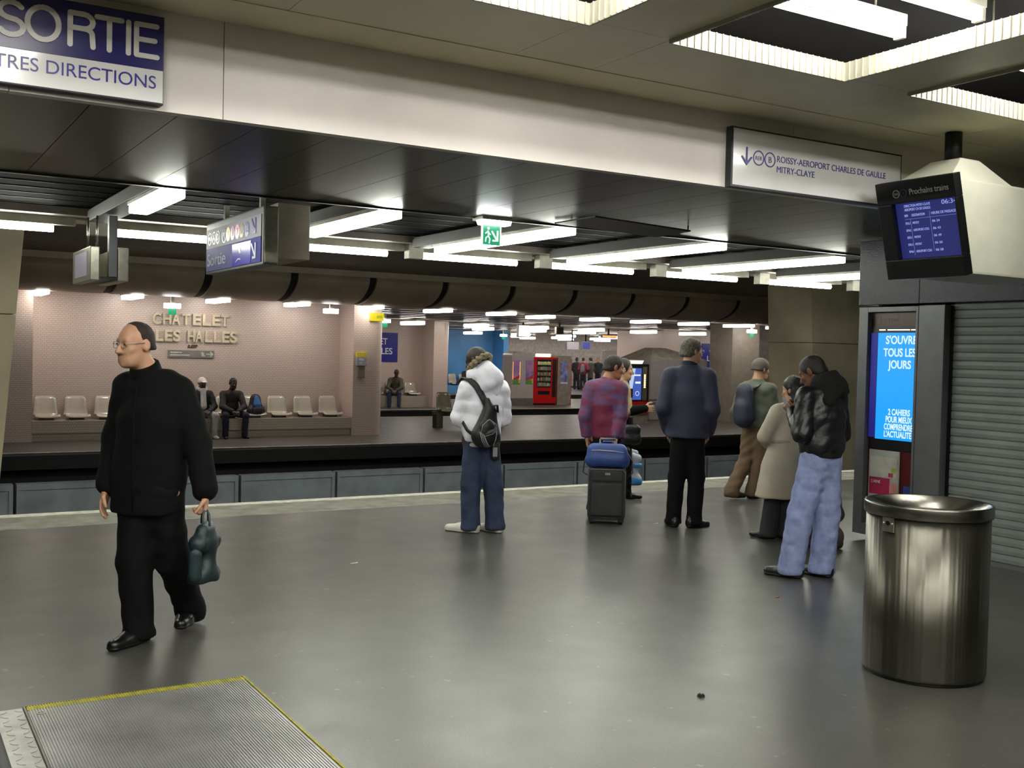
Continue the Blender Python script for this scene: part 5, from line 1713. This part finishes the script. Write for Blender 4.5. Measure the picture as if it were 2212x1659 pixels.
# ================================================================ 4 woman beside him
J = dict(head=(-.115, .0, 1.455), face=(.95, .22, -.10), neck=(-.15, .0, 1.305), front=(.9, .45, 0),
         sh=((-.20, .16, 1.23), (-.125, -.16, 1.23)), el=((-.17, .21, .97), (-.06, -.20, 1.0)), wr=((-.075, .205, .76), (.115, -.19, 1.03)),
         hip=((-.15, .07, .82), (-.11, -.07, .82)), kn=((-.2, .08, .44), (-.06, -.07, .44)), an=((-.28, .08, .12), (-.05, -.06, .08)), toe=((-.2, .1, .03), (.10, -.03, .03)),
         hand=(((.1, 0, -1), (0, -1, 0), (1, 0, 0), (1.0, 1.1, .7)), ((1, .1, 0), (-.2, 1, 0), (0, 0, 1), (.7, .8, .6))))
t = person('woman in a tan jacket in profile, partly hidden by the plaid jacket', (7.37, 9.53, 0), -.658, J, 'light', .007, eyes=True)
jacket(t, J, [(-.13, 0, .88, .15), (-.14, 0, 1.05, .145), (-.15, 0, 1.2, .14)], F_tan, (.075, .062, .05), hem=.88, ratio=1.25, sho=.075, slen=(.9, .2))
q = Sdf(); q.cone((-.055, -.20, 1.0), (.125, -.19, 1.033), .062, .046, k=.02); q.build('dark_sleeve', F_black, t, .008)
q = Sdf(); q.cone((-.13, 0, .95), (-.12, 0, .62), .16, .17, k=.02, sq=(unit((.9, .45, 0)), 1.3)); q.cut((0, 0, .60), (0, 0, -1)); q.cut((0, 0, .93), (0, 0, 1)); q.build('skirt', F_blackt, t, .01)
q = trousers(t, J, F_blackt, (.09, .065, .055, .06), waist=.7, hipr=.13, name='tights')
for i in (0, 1): shoe(t, J['an'][i], J['toe'][i], S_black, .036)
q = Sdf(); hair_prims(q, J['head'], J['face'], thick=.010, low=-.06, front=.04, tilt=.75); q.ell(V3(*J['head']) + V3(-.115, -.02, .01), np.eye(3), (.05, .045, .045), k=.02); q.build('hair', H_black, t, .006)
t = root('shoulder_bag', (7.37, 9.53, 0), 'black leather shoulder bag under the arm of the woman in tan', 'bag', -.658)
q = Sdf(); q.cone((-.05, -.285, .80), (.03, -.27, .80), .06, k=.03, sq=(V3(0, 1, 0), 1.5)); q.cone((-.05, -.285, .70), (.03, -.27, .70), .07, k=.04, sq=(V3(0, 1, 0), 1.5)); q.build('bag_body', F_leather, t, .008)
q = MB(); q.tube([(-.08, -.27, .85), (-.12, -.25, 1.1), (-.14, -.20, 1.31), (-.13, -.12, 1.30), (-.09, -.2, 1.05), (-.03, -.26, .86)], .008, 6); q.build('strap', M_blk, t)
t = root('carrier_bag', (7.518, 9.721, 0), 'white and blue plastic carrier bag beside the blue holdall', 'bag', -.658)
q = Sdf(); q.cone((-.06, -.06, .44), (.06, -.06, .44), .05, k=.03); q.cone((-.06, -.06, .20), (.055, -.06, .20), .065, k=.03); q.cone((0, -.06, .2), (0, -.06, .44), .075, k=.03); q.wrinkle(.006, 40, 5); q.cut((0, 0, .135), (0, 0, -1))
q.build('bag_body', mat('white_plastic', '#b9c3d2', .4, var=.05), t, .009)
q = Sdf(); q.cone((-.062, -.06, .18), (.057, -.06, .18), .070, k=.03); q.cone((0, -.06, .17), (0, -.06, .2), .079, k=.03); q.wrinkle(.004, 40, 5); q.cut((0, 0, .133), (0, 0, -1)); q.cut((0, 0, .245), (0, 0, 1)); q.build('blue_band', mat('sky_blue_print', '#4a8fd6', .4), t, .009)
q = Sdf(); q.cone((-.06, -.06, .36), (.06, -.06, .36), .062, k=.03); q.cone((0, -.06, .35), (0, -.06, .38), .079, k=.03); q.wrinkle(.004, 40, 5); q.cut((0, 0, .335), (0, 0, -1)); q.cut((0, 0, .385), (0, 0, 1)); q.build('blue_band', mat('sky_blue_print', '#4a8fd6', .4), t, .009)
q = Sdf(); q.cone((-.04, -.06, .47), (.04, -.06, .50), .045, .03, k=.03); q.cone((.02, -.06, .5), (-.02, -.06, .54), .03, .015, k=.03); q.wrinkle(.008, 60, 4); q.build('gathered_top', mat('white_plastic', '#b9c3d2', .4), t, .008)
q = MB(); q.tube([(-.03, -.06, .52), (-.06, -.05, .60), (-.07, -.045, .675)], .005, 6); q.build('string', mat('white_plastic', '#b9c3d2', .4), t)

# ================================================================ 5 older man in navy
J = dict(head=(.035, .02, 1.672), face=(.80, .58, -.08), neck=(.01, .0, 1.515), front=(.15, .99, 0),
         sh=((-.155, .0, 1.43), (.185, -.02, 1.43)), el=((-.215, -.07, 1.13), (.24, -.08, 1.13)), wr=((-.165, .08, .92), (.205, .09, .92)),
         hip=((-.065, .0, .90), (.105, .0, .90)), kn=((-.075, .02, .47), (.11, .02, .47)), an=((-.095, .0, .09), (.10, .0, .09)), toe=((-.15, .17, .03), (.215, .09, .03)),
         hand=(((0, .3, -1), (1, 0, 0), (0, 1, 0)), ((0, .3, -1), (-1, 0, 0), (0, 1, 0))))
t = person('older grey-haired man in a navy jacket seen from behind, hands in pockets', (6.63, 7.75, 0), -.708, J, 'light', .007)
jacket(t, J, [(.012, 0, .85, .205), (.012, 0, 1.0, .20), (.015, 0, 1.25, .20), (.015, 0, 1.4, .15)], F_navy, (.088, .075, .066), hem=.853, wr=(.006, 18, 31, .9, 1), ratio=1.35, sho=.085)
q = Sdf(); q.cone((.01, .01, 1.49), (.018, .015, 1.555), .095, .078, k=.01); q.cut((0.02, 0, 1.568), (.2, .3, 1), k=.01); q.build('collar', mat('dark_navy_collar', '#1b1e30', .85), t, .008)
trousers(t, J, F_blackt, (.105, .08, .072, .08), waist=.95, wr=(.004, 45, 13), hipr=.15)
for i in (0, 1): shoe(t, J['an'][i], J['toe'][i], S_black, .045, sole=M_blk)
q = Sdf(); hair_prims(q, J['head'], J['face'], thick=.012, low=-.06, front=.05, tilt=.66, fuzz=.003); q.build('hair', H_grey, t, .006)
sd, fh, u = frame(J['face']); c = V3(*J['head'])
q = MB()
for x in (-.032, .032):
    q.tube([Vector(c + sd * (x + .022 * math.cos(a)) + fh * .103 + u * (.006 + .016 * math.sin(a))) for a in np.linspace(0, 2 * math.pi, 15)], .0016, 6)
    q.tube([Vector(c + sd * x * 1.7 + fh * .095 + u * .01), Vector(c + sd * (.084 * np.sign(x)) + u * .012)], .0016, 6)
q.build('glasses', M_alu, t)

# ================================================================ 6 walker with backpack
J = dict(head=(.055, .03, 1.49), face=(.75, .6, -.15), neck=(.015, .0, 1.345), front=(.6, .8, 0),
         sh=((-.13, .06, 1.25), (.16, -.08, 1.26)), el=((-.20, .02, 1.0), (.20, -.06, .98)), wr=((-.12, .16, .82), (.24, .08, .80)),
         hip=((-.05, .04, .84), (.08, -.05, .84)), kn=((-.08, .02, .46), (.075, .0, .48)), an=((-.19, -.10, .19), (.0, .02, .09)), toe=((-.10, -.05, .04), (.085, .12, .03)),
         hand=(((.2, .2, -1), (1, 0, 0), (0, 1, 0)), ((.1, .2, -1), (-1, 0, 0), (0, 1, 0))))
t = person('man in grey-green jacket and brown trousers walking away near the platform edge', (8.72, 9.0, 0), -.77, J, 'light', .008)
jacket(t, J, [(.01, 0, .82, .185), (.01, 0, 1.0, .19), (.01, 0, 1.2, .17)], F_green, (.085, .072, .055), hem=.83, ratio=1.3, slen=(.95, .95))
trousers(t, J, F_khaki, (.105, .085, .08, .088), waist=.88, wr=(.007, 50, 5), hipr=.145)
for i in (0, 1): shoe(t, J['an'][i], (J['toe'][i][0], J['toe'][i][1], max(.03, J['toe'][i][2])), mat('brown_shoe', '#2a211b', .5))
q = Sdf(); hair_prims(q, J['head'], J['face'], thick=.014, low=-.02, front=.06, tilt=.5); q.build('cap', mat('grey_brown_cap', '#57504a', .8), t, .007)
t = root('backpack', (8.72, 9.0, 0), 'dark blue backpack worn by the man in grey-green', 'backpack', -.77)
bn6 = unit((-.6, -.8, 0)); q = Sdf(); cc = V3(.0, -.01, 0) + bn6 * .20
q.cone(cc + V3(0, 0, .96), cc + V3(0, 0, 1.22), .14, .115, k=.03, sq=(bn6, 1.6)); q.cone(cc + bn6 * .06 + V3(0, 0, .95), cc + bn6 * .06 + V3(0, 0, 1.05), .10, k=.03, sq=(bn6, 2)); q.build('pack', mat('dark_blue_nylon', '#22283a', .6, var=.12), t, .01)
q = MB(); strap(q, [cc + V3(.06, -.045, 1.25), (.08, -.05, 1.35), (.13, .0, 1.34), (.14, .05, 1.2)], (.8, -.6, 0), .025, .005); q.build('strap', M_blk, t)

# ================================================================ 7 woman in the cream coat
J = dict(head=(.228, .0, 1.345), face=(-.80, .55, -.15), neck=(.245, -.01, 1.20), front=(-.65, .75, 0), hs=.95,
         sh=((.105, -.08, 1.145), (.355, .08, 1.145)), el=((.0, -.09, .93), (.37, .15, .92)), wr=((.03, .13, .85), (.22, .25, .88)),
         hip=((.11, -.04, .76), (.23, .04, .76)), kn=((.085, -.02, .42), (.205, .05, .42)), an=((.055, -.02, .08), (.195, .07, .08)), toe=((-.09, .07, .03), (.08, .17, .03)),
         hand=(((0, 1, 0), (0, 0, 1), (1, 0, 0)), ((-1, .2, 0), (0, 0, 1), (0, 1, 0))))
t = person('woman in a long cream coat with dark tied-up hair, beside the black-jacket man', (6.87, 6.95, 0), -.78, J, 'light', .007)
jacket(t, J, [(.11, .0, .37, .20), (.145, .0, .62, .185), (.185, .0, .9, .155), (.225, .0, 1.1, .15)], F_cream, (.078, .068, .058), hem=.38, name='coat', wr=(.006, 18, 41, .9, 1), ratio=1.2, sho=.075)
q = Sdf(); q.cone((.17, 0, .875), (.172, 0, .905), .168, k=.01, sq=(unit((-.65, .75, 0)), 1.2)); q.cut((0, 0, .872), (0, 0, -1)); q.cut((0, 0, .908), (0, 0, 1)); q.build('waist_seam', mat('cream_coat_band', '#a69e8d', .8), t, .009)
q = Sdf(); q.cone((.235, 0, 1.19), (.235, 0, 1.245), .085, .07, k=.01); q.cut((0.2, 0, 1.25), (0, 0, 1), k=.01); q.build('collar', F_cream, t, .008)
trousers(t, J, mat('dark_grey_trouser', '#26262b', .8), (.09, .075, .078, .086), waist=.6, hipr=.12, wr=(.004, 40, 3))
for i in (0, 1): shoe(t, J['an'][i], J['toe'][i], S_black, .034)
q = Sdf(); hair_prims(q, J['head'], J['face'], s=.95, thick=.014, low=-.085, front=.045, tilt=.74, fuzz=.002)
q.ell((.315, -.05, 1.30), np.eye(3), (.075, .07, .08), k=.03); q.cone((.26, -.06, 1.24), (.29, -.06, 1.17), .05, .02, k=.04); q.wrinkle(.006, 90, 2, 1.0); q.build('hair', H_black, t, .006)

# ================================================================ 8 man in the black leather jacket
J = dict(head=(.045, .05, 1.525), face=(-.82, .35, -.50), neck=(.135, .02, 1.40), front=(-.80, .6, 0), headup=(-.5, .2, 1),
         sh=((.005, -.10, 1.345), (.225, .10, 1.345)), el=((-.01, -.16, 1.075), (.27, .16, 1.07)), wr=((-.085, .06, 1.215), (.02, .2, 1.1)),
         hip=((.065, -.05, .89), (.185, .05, .89)), kn=((-.01, -.06, .46), (.185, .06, .47)), an=((-.06, -.06, .10), (.16, .07, .10)), toe=((-.225, -.01, .03), (.01, .16, .03)),
         hand=(((-.55, .45, .7), (.5, .8, 0), (-.3, .2, 1), (.8, .9, .6)), ((-.8, .4, .2), (0, -.3, 1), (0, 1, .3), (.4, .5, .4))))
t = person('man in a black leather jacket and pale jeans looking down at a phone', (5.95, 5.62, 0), -.814, J, 'brown', .006, eyes=True)
jacket(t, J, [(.125, .0, .91, .16), (.13, .0, 1.0, .182), (.135, .0, 1.2, .178), (.13, 0, 1.31, .14)], F_leather, (.078, .070, .052), hem=.93, hv=.007, wr=(.009, 28, 51, .8, 1), ratio=1.25, sho=.080, slk=.012)
q = Sdf(); q.cone((.125, 0, .91), (.125, 0, .955), .162, .172, k=.01, sq=(unit((-.8, .6, 0)), 1.15)); q.cut((0, 0, .90), (0, 0, -1)); q.cut((0, 0, .975), (0, 0, 1)); q.build('waistband', mat('black_rib_knit', '#0d0d0f', .9, bump=.4), t, .009)
q = Sdf(); q.cone((.13, -.05, 1.45), (.24, .03, 1.40), .075, .07, k=.06); q.cone((.20, -.07, 1.40), (.16, -.11, 1.32), .06, .05, k=.06); q.cone((.10, -.06, 1.44), (.07, -.07, 1.38), .05, .045, k=.05); q.cone((.19, .0, 1.49), (.22, .05, 1.44), .055, .06, k=.05); q.wrinkle(.006, 120, 8, 1.0); q.build('hood', F_fuzz, t, .008)
trousers(t, J, F_ldenim, (.112, .095, .092, .1), waist=.965, wr=(.007, 24, 61, .7, 1), hipr=.158, hv=.008)
for i in (0, 1): shoe(t, J['an'][i], J['toe'][i], mat('black_trainer', '#17181a', .4, var=.15), .048, sole=mat('grey_black_sole', '#2e2e31', .35))
so = [c_ for c_ in t.children if c_.name.startswith('shoe')]
q = MB(); q.prism([(-.155, -.102, .052), (-.12, -.107, .062), (-.09, -.109, .058), (-.125, -.106, .050)], (0, -.004, 0)); q.build('logo', Mg, so[0])
q = Sdf(); hair_prims(q, J['head'], J['face'], J['headup'], thick=.004, low=-.05, front=.045, tilt=.7); q.build('hair', H_black, t, .006)
t = root('mobile_phone', (5.95, 5.62, 0), 'silver phone lit in the hand of the black-jacket man', 'phone', -.814)
pa, pb, pnn = V3(-.115, .085, 1.262), V3(-.165, .13, 1.325), unit((.7, .5, .3))
d_ = unit(pb - pa); sdp = np.cross(d_, pnn) * .022; tn = pnn * .006
q = MB(); q.hexa([pa - sdp - tn, pa + sdp - tn, pa + sdp + tn, pa - sdp + tn], [pb - sdp - tn, pb + sdp - tn, pb + sdp + tn, pb - sdp + tn]); q.build('phone_body', mat('silver_phone', '#c9c9cf', .25, metal=.5), t, bevel=.003)
q = MB(); q.hexa([pa - sdp * .8 + tn * .9, pa + sdp * .8 + tn * .9, pa + sdp * .8 + tn * 1.2, pa - sdp * .8 + tn * 1.2], [pb - sdp * .8 + tn * .9, pb + sdp * .8 + tn * .9, pb + sdp * .8 + tn * 1.2, pb - sdp * .8 + tn * 1.2]); q.build('screen', glow('phone_screen', '#e8f0ff', 1.2), t)
# bag on the floor behind him
t = root('rucksack', (7.02, 6.42, 0), 'brown-grey soft bag standing on the floor behind the pale jeans', 'bag', vrz(7.02, 6.42))
M_br = mat('brown_grey_canvas', '#4f4740', .75, var=.12, scale=8)
q = Sdf(); q.cone((-.11, 0, .10), (.11, 0, .10), .10, k=.04); q.cone((-.10, 0, .28), (.12, 0, .30), .085, k=.06); q.cone((.0, 0, .40), (.10, 0, .42), .07, k=.06); q.cut((0, 0, .004), (0, 0, -1)); q.wrinkle(.006, 30, 5); q.build('body', M_br, t, .01)
q = Sdf(); q.cone((-.06, -.09, .14), (.05, -.09, .14), .06, k=.03, sq=(V3(0, 1, 0), 1.6)); q.build('front_pocket', mat('dark_canvas', '#332e2a', .75), t, .01)
q = Sdf(); q.cone((-.14, 0, .05), (.14, 0, .05), .062, k=.03); q.cut((0, 0, .003), (0, 0, -1)); q.cut((0, 0, .075), (0, 0, 1)); q.build('dark_base', mat('dark_canvas', '#332e2a', .75), t, .01)
q = MB(); q.tube([(.02, 0, .48), (.04, 0, .52), (.09, 0, .52), (.11, 0, .485)], .008, 6); q.build('grab_handle', M_blk, t)

# ================================================================ seated people on the tiled bench
def seated(label, loc, rz, skin, top, legs, shoes, hairm, hv=.011, lean=.12, headf=(0, -1, -.15), kneesp=.17, hoody=None, cap=None, headdx=0.0, s=1.0, hands=(1, 1), crossed=False):
    sz = .46
    L = lean
    an0, an1 = (-kneesp * .95, -.42, .09), (kneesp * .95, -.42, .09)
    kn0, kn1 = (-kneesp, -.45, sz + .04), (kneesp, -.45, sz + .04)
    if crossed: an0, kn0 = (-.02, -.46, .10), (-.05, -.45, sz + .05)
    J = dict(head=(headdx, -.02 - L * 1.6, sz + .72), face=headf, neck=(headdx * .5, .0 - L * .9, sz + .56), front=(0, -1, 0),
             sh=((-.18, -L * .8, sz + .48), (.18, -L * .8, sz + .48)), el=((-.24, -.14 - L, sz + .22), (.24, -.14 - L, sz + .22)), wr=((-.06, -.36 - L * .5, sz + .13), (.06, -.36 - L * .5, sz + .13)),
             hip=((-.09, .02, sz + .08), (.09, .02, sz + .08)), kn=(kn0, kn1), an=(an0, an1), toe=((an0[0] - .03, -.56, .03), (an1[0] + .03, -.56, .03)),
             hand=(((.6, -.6, -.3), (0, .4, -1), (0, -1, 0)), ((-.6, -.6, -.3), (0, .4, -1), (0, -1, 0))))
    t = person(label, loc, rz, J, skin, hv, hands=hands)
    t.scale = (s, s, s)
    jacket(t, J, [(0, .02, sz + .06, .165), (0, -.01 - L * .3, sz + .22, .17), (0, -L * .7, sz + .42, .165)], top, (.08, .068, .052), hem=sz + .02, hv=hv, ratio=1.35, slen=(.93, .93), wr=(.006, 40, 7))
    q = Sdf()
    pel = V3(0, .02, sz + .09)
    q.cone((-.06, .03, sz + .085), (.06, .03, sz + .085), .10, k=.04)
    for i in (0, 1):
        q.cone(J['hip'][i], J['kn'][i], .092, .072, k=.03); q.cone(J['kn'][i], J['an'][i], .07, .064, k=.02); q.cone(J['an'][i], V3(*J['an'][i]) - V3(0, 0, .03), .064, .066, k=.01)
    q.wrinkle(.006, 45, 4); q.cut((0, 0, .035), (0, 0, -1))
    q.build('trousers', legs, t, hv)
    for i in (0, 1): shoe(t, J['an'][i], J['toe'][i], shoes, .042, hv)
    if cap:
        q = Sdf(); hair_prims(q, J['head'], J['face'], thick=.014, low=.0, front=.09, tilt=.3)
        sd, fh, u = frame(J['face']); c = V3(*J['head'])
        q.cone(c + fh * .09 + u * .045 - sd * .035, c + fh * .09 + u * .045 + sd * .035, .03, k=.01, sq=(u, 3)); q.cone(c + fh * .12 + u * .038 - sd * .03, c + fh * .12 + u * .038 + sd * .03, .035, k=.02, sq=(u, 4))
        q.build('cap', cap, t, hv * .8)
    else:
        q = Sdf(); hair_prims(q, J['head'], J['face'], thick=.006, low=-.03, front=.05, tilt=.62); q.build('hair', hairm, t, hv)
    if hoody:
        q = Sdf()
        n_ = V3(*J['neck'])
        pts = [n_ + V3(.085 * math.cos(a), .075 * math.sin(a) - .02, .045 + .04 * math.sin(a)) for a in np.linspace(0, 2 * math.pi, 13)]
        q.chain(pts, [.035] * 13, k=.02); q.cone(n_ + V3(0, -.10, .0), (0, -.17 - L * .5, sz + .22), .06, .065, k=.02, sq=(V3(0, 1, 0), 1.4))
        q.build('hoody', hoody, t, hv)
    return t
seated('seated man in a white cap and white trousers on the tiled bench', (5.95, 22.42, Z2 + .0), .05, 'dark', mat('dark_jacket', '#16161a', .7), mat('white_jeans', '#b3adb0', .8), S_white, H_black, hoody=mat('white_hoody', '#c2bcb9', .8), cap=mat('white_cap', '#d3cac6', .6), lean=.02, headf=(.15, -1, -.1), s=.97)
seated('seated man in a dark brown jacket and jeans on the tiled bench', (6.56, 22.42, Z2), .0, 'dark', mat('dark_brown_jacket', '#211a18', .7), mat('dark_blue_jeans', '#1c2030', .85), S_black, H_black, lean=.12, kneesp=.22, s=.97)
seated('dozing seated man in olive jacket beyond the tiled pier', (15.25, 32.8, Z2), -.55, 'brown', mat('olive_jacket', '#4a4435', .8), mat('blue_jeans_far', '#323c58', .85), S_black, H_brown, lean=.22, headdx=.05, headf=(.1, -.6, -.8), s=.98)
seated('seated man in pale blue shirt and jeans, half hidden by the tiled pier', (14.42, 32.8, Z2), -.5, 'tan', mat('pale_blue_shirt', '#6f7e8e', .8), mat('blue_jeans_far', '#323c58', .85), S_black, H_brown, lean=-.02, crossed=True, s=.98)
seated('person in dark clothes seated in the blue alcove behind the white jacket', (23.78, 43.4, Z2), -.2, 'brown', mat('dark_far_coat', '#1f2228', .8), mat('dark_far_jeans', '#2b3040', .85), S_black, H_black, hv=.02, lean=.05)
# blue backpack on a seat
t = root('backpack', (7.14, 22.47, Z2 + .435), 'blue and black backpack standing on a cream seat', 'backpack', .05)
q = Sdf(); q.cone((-.09, 0, .10), (.09, 0, .10), .12, k=.04, sq=(V3(0, 1, 0), 1.2)); q.cone((0, .02, .12), (0, .05, .36), .17, .12, k=.05, sq=(V3(0, 1, 0), 1.5)); q.cut((0, 0, .005), (0, 0, -1)); q.build('pack', mat('black_nylon', '#101113', .5), t, .01)
q = Sdf(); q.cone((0, -.075, .26), (0, -.045, .38), .09, .06, k=.02, sq=(V3(0, 1, 0), 2.2)); q.build('blue_panel', mat('light_blue_panel', '#3f6fae', .5), t, .009)
q = Sdf(); q.cone((-.05, -.10, .12), (.05, -.10, .12), .08, k=.03, sq=(V3(0, 1, 0), 2)); q.build('front_pocket', mat('black_nylon', '#101113', .5), t, .01)
q = MB(); q.box(.10, .17, -.09, -.08, .19, .21); q.build('blue_trim', mat('light_blue_panel', '#3f6fae', .5), t)
t = root('luggage', (14.0, 31.75, Z2), 'dark bag with grey side standing by the seated man beyond the pier', 'bag', -.4)
MB().box(-.12, .05, 0, .25, .0, .62).build('bag_body', mat('black_nylon', '#101113', .5), t, bevel=.04)
MB().box(.05, .20, 0, .25, .0, .58).build('grey_side', mat('grey_fabric', '#77737a', .7), t, bevel=.03)

# ================================================================ people standing far away
def standing(label, loc, rz, skin, top, legs, hairm, front, hgt=1.75, hv=.02, long_=False, dx=0.0):
    k = hgt / 1.75
    f = unit(front); l = V3(f[1], -f[0], 0)
    P = lambda s, b, z: tuple(np.array((0, 0, z)) + l * s + f * b)
    J = dict(head=P(dx, .03, 1.63), face=(f[0], f[1], -.1), neck=P(0, 0, 1.47), front=tuple(f), sh=(P(-.18, 0, 1.39), P(.18, 0, 1.39)), el=(P(-.23, -.03, 1.12), P(.23, -.03, 1.12)), wr=(P(-.17, .13, .95), P(.17, .13, .95)),
             hip=(P(-.085, 0, .9), P(.085, 0, .9)), kn=(P(-.09, .02, .48), P(.10, .02, .48)), an=(P(-.09, 0, .09), P(.12, 0, .09)), toe=(P(-.10, .17, .03), P(.15, .17, .03)),
             hand=(((0, 0, -1), tuple(l), tuple(f)), ((0, 0, -1), tuple(-l), tuple(f))))
    t = person(label, loc, rz, J, skin, hv, hands=(1, 1))
    t.scale = (k, k, k)
    hz = .62 if long_ else .84
    jacket(t, J, [P(0, 0, hz) + (.185,), P(0, 0, 1.0) + (.18,), P(0, 0, 1.3) + (.175,)], top, (.08, .07, .055), hem=hz, hv=hv)
    trousers(t, J, legs, (.105, .08, .075, .08), hv=hv)
    for i in (0, 1): shoe(t, J['an'][i], J['toe'][i], S_black, .042, hv)
    q = Sdf(); hair_prims(q, J['head'], J['face'], thick=.012, low=-.06, front=.05, tilt=.62); q.build('hair', hairm, t, hv)
    return t
dkj = mat('dark_far_coat', '#1f2228', .8); dkt = mat('dark_far_trouser', '#1b1d26', .85)
standing('far standing person in black, left of the red jacket', (33.15, 48.0, Z2), vrz(33.15, 48.0), 'brown', dkj, dkt, H_black, (.2, 1, 0))
standing('far standing person in a red jacket with a grey backpack', (33.1, 47.3, Z2), vrz(33.1, 47.3), 'light', mat('far_red_jacket', '#8a2c44', .8), dkt, H_black, (.1, 1, 0))
t = root('backpack', (33.1, 47.3, Z2), 'small grey backpack worn over the far red jacket', 'backpack', vrz(33.1, 47.3))
q = Sdf(); q.cone((-.04, -.2, 1.05), (-.04, -.2, 1.30), .12, .10, k=.03, sq=(V3(0, 1, 0), 1.5)); q.build('pack', mat('far_grey_bag', '#77777a', .7), t, .02)
standing('far standing person in an olive coat between the red jacket and the facing person', (33.95, 47.8, Z2), vrz(33.95, 47.8), 'light', mat('far_olive_coat', '#45413a', .8), dkt, H_black, (-.7, .5, 0), long_=True)
standing('far standing person in a dark green coat facing the camera', (34.75, 48.2, Z2), vrz(34.75, 48.2), 'light', mat('far_green_coat', '#262d2c', .8), dkt, mat('fair_hair', '#a07a4a', .6), (-.2, -1, 0))
standing('far person in a tan coat behind the pale barrier', (26.75, 45.3, Z2), vrz(26.75, 45.3), 'light', mat('far_tan_coat', '#6d6450', .8), dkt, H_brown, (.8, .3, 0))
standing('far person in black next to the tan coat behind the barrier', (27.25, 45.5, Z2), vrz(27.25, 45.5), 'tan', dkj, dkt, mat('chestnut_hair', '#4a2c1e', .6), (-.6, -.3, 0), 1.7)
standing('far short person in black left of the grey poster cabinet', (27.75, 45.2, Z2), vrz(27.75, 45.2), 'tan', dkj, dkt, H_black, (.3, .9, 0), 1.5)
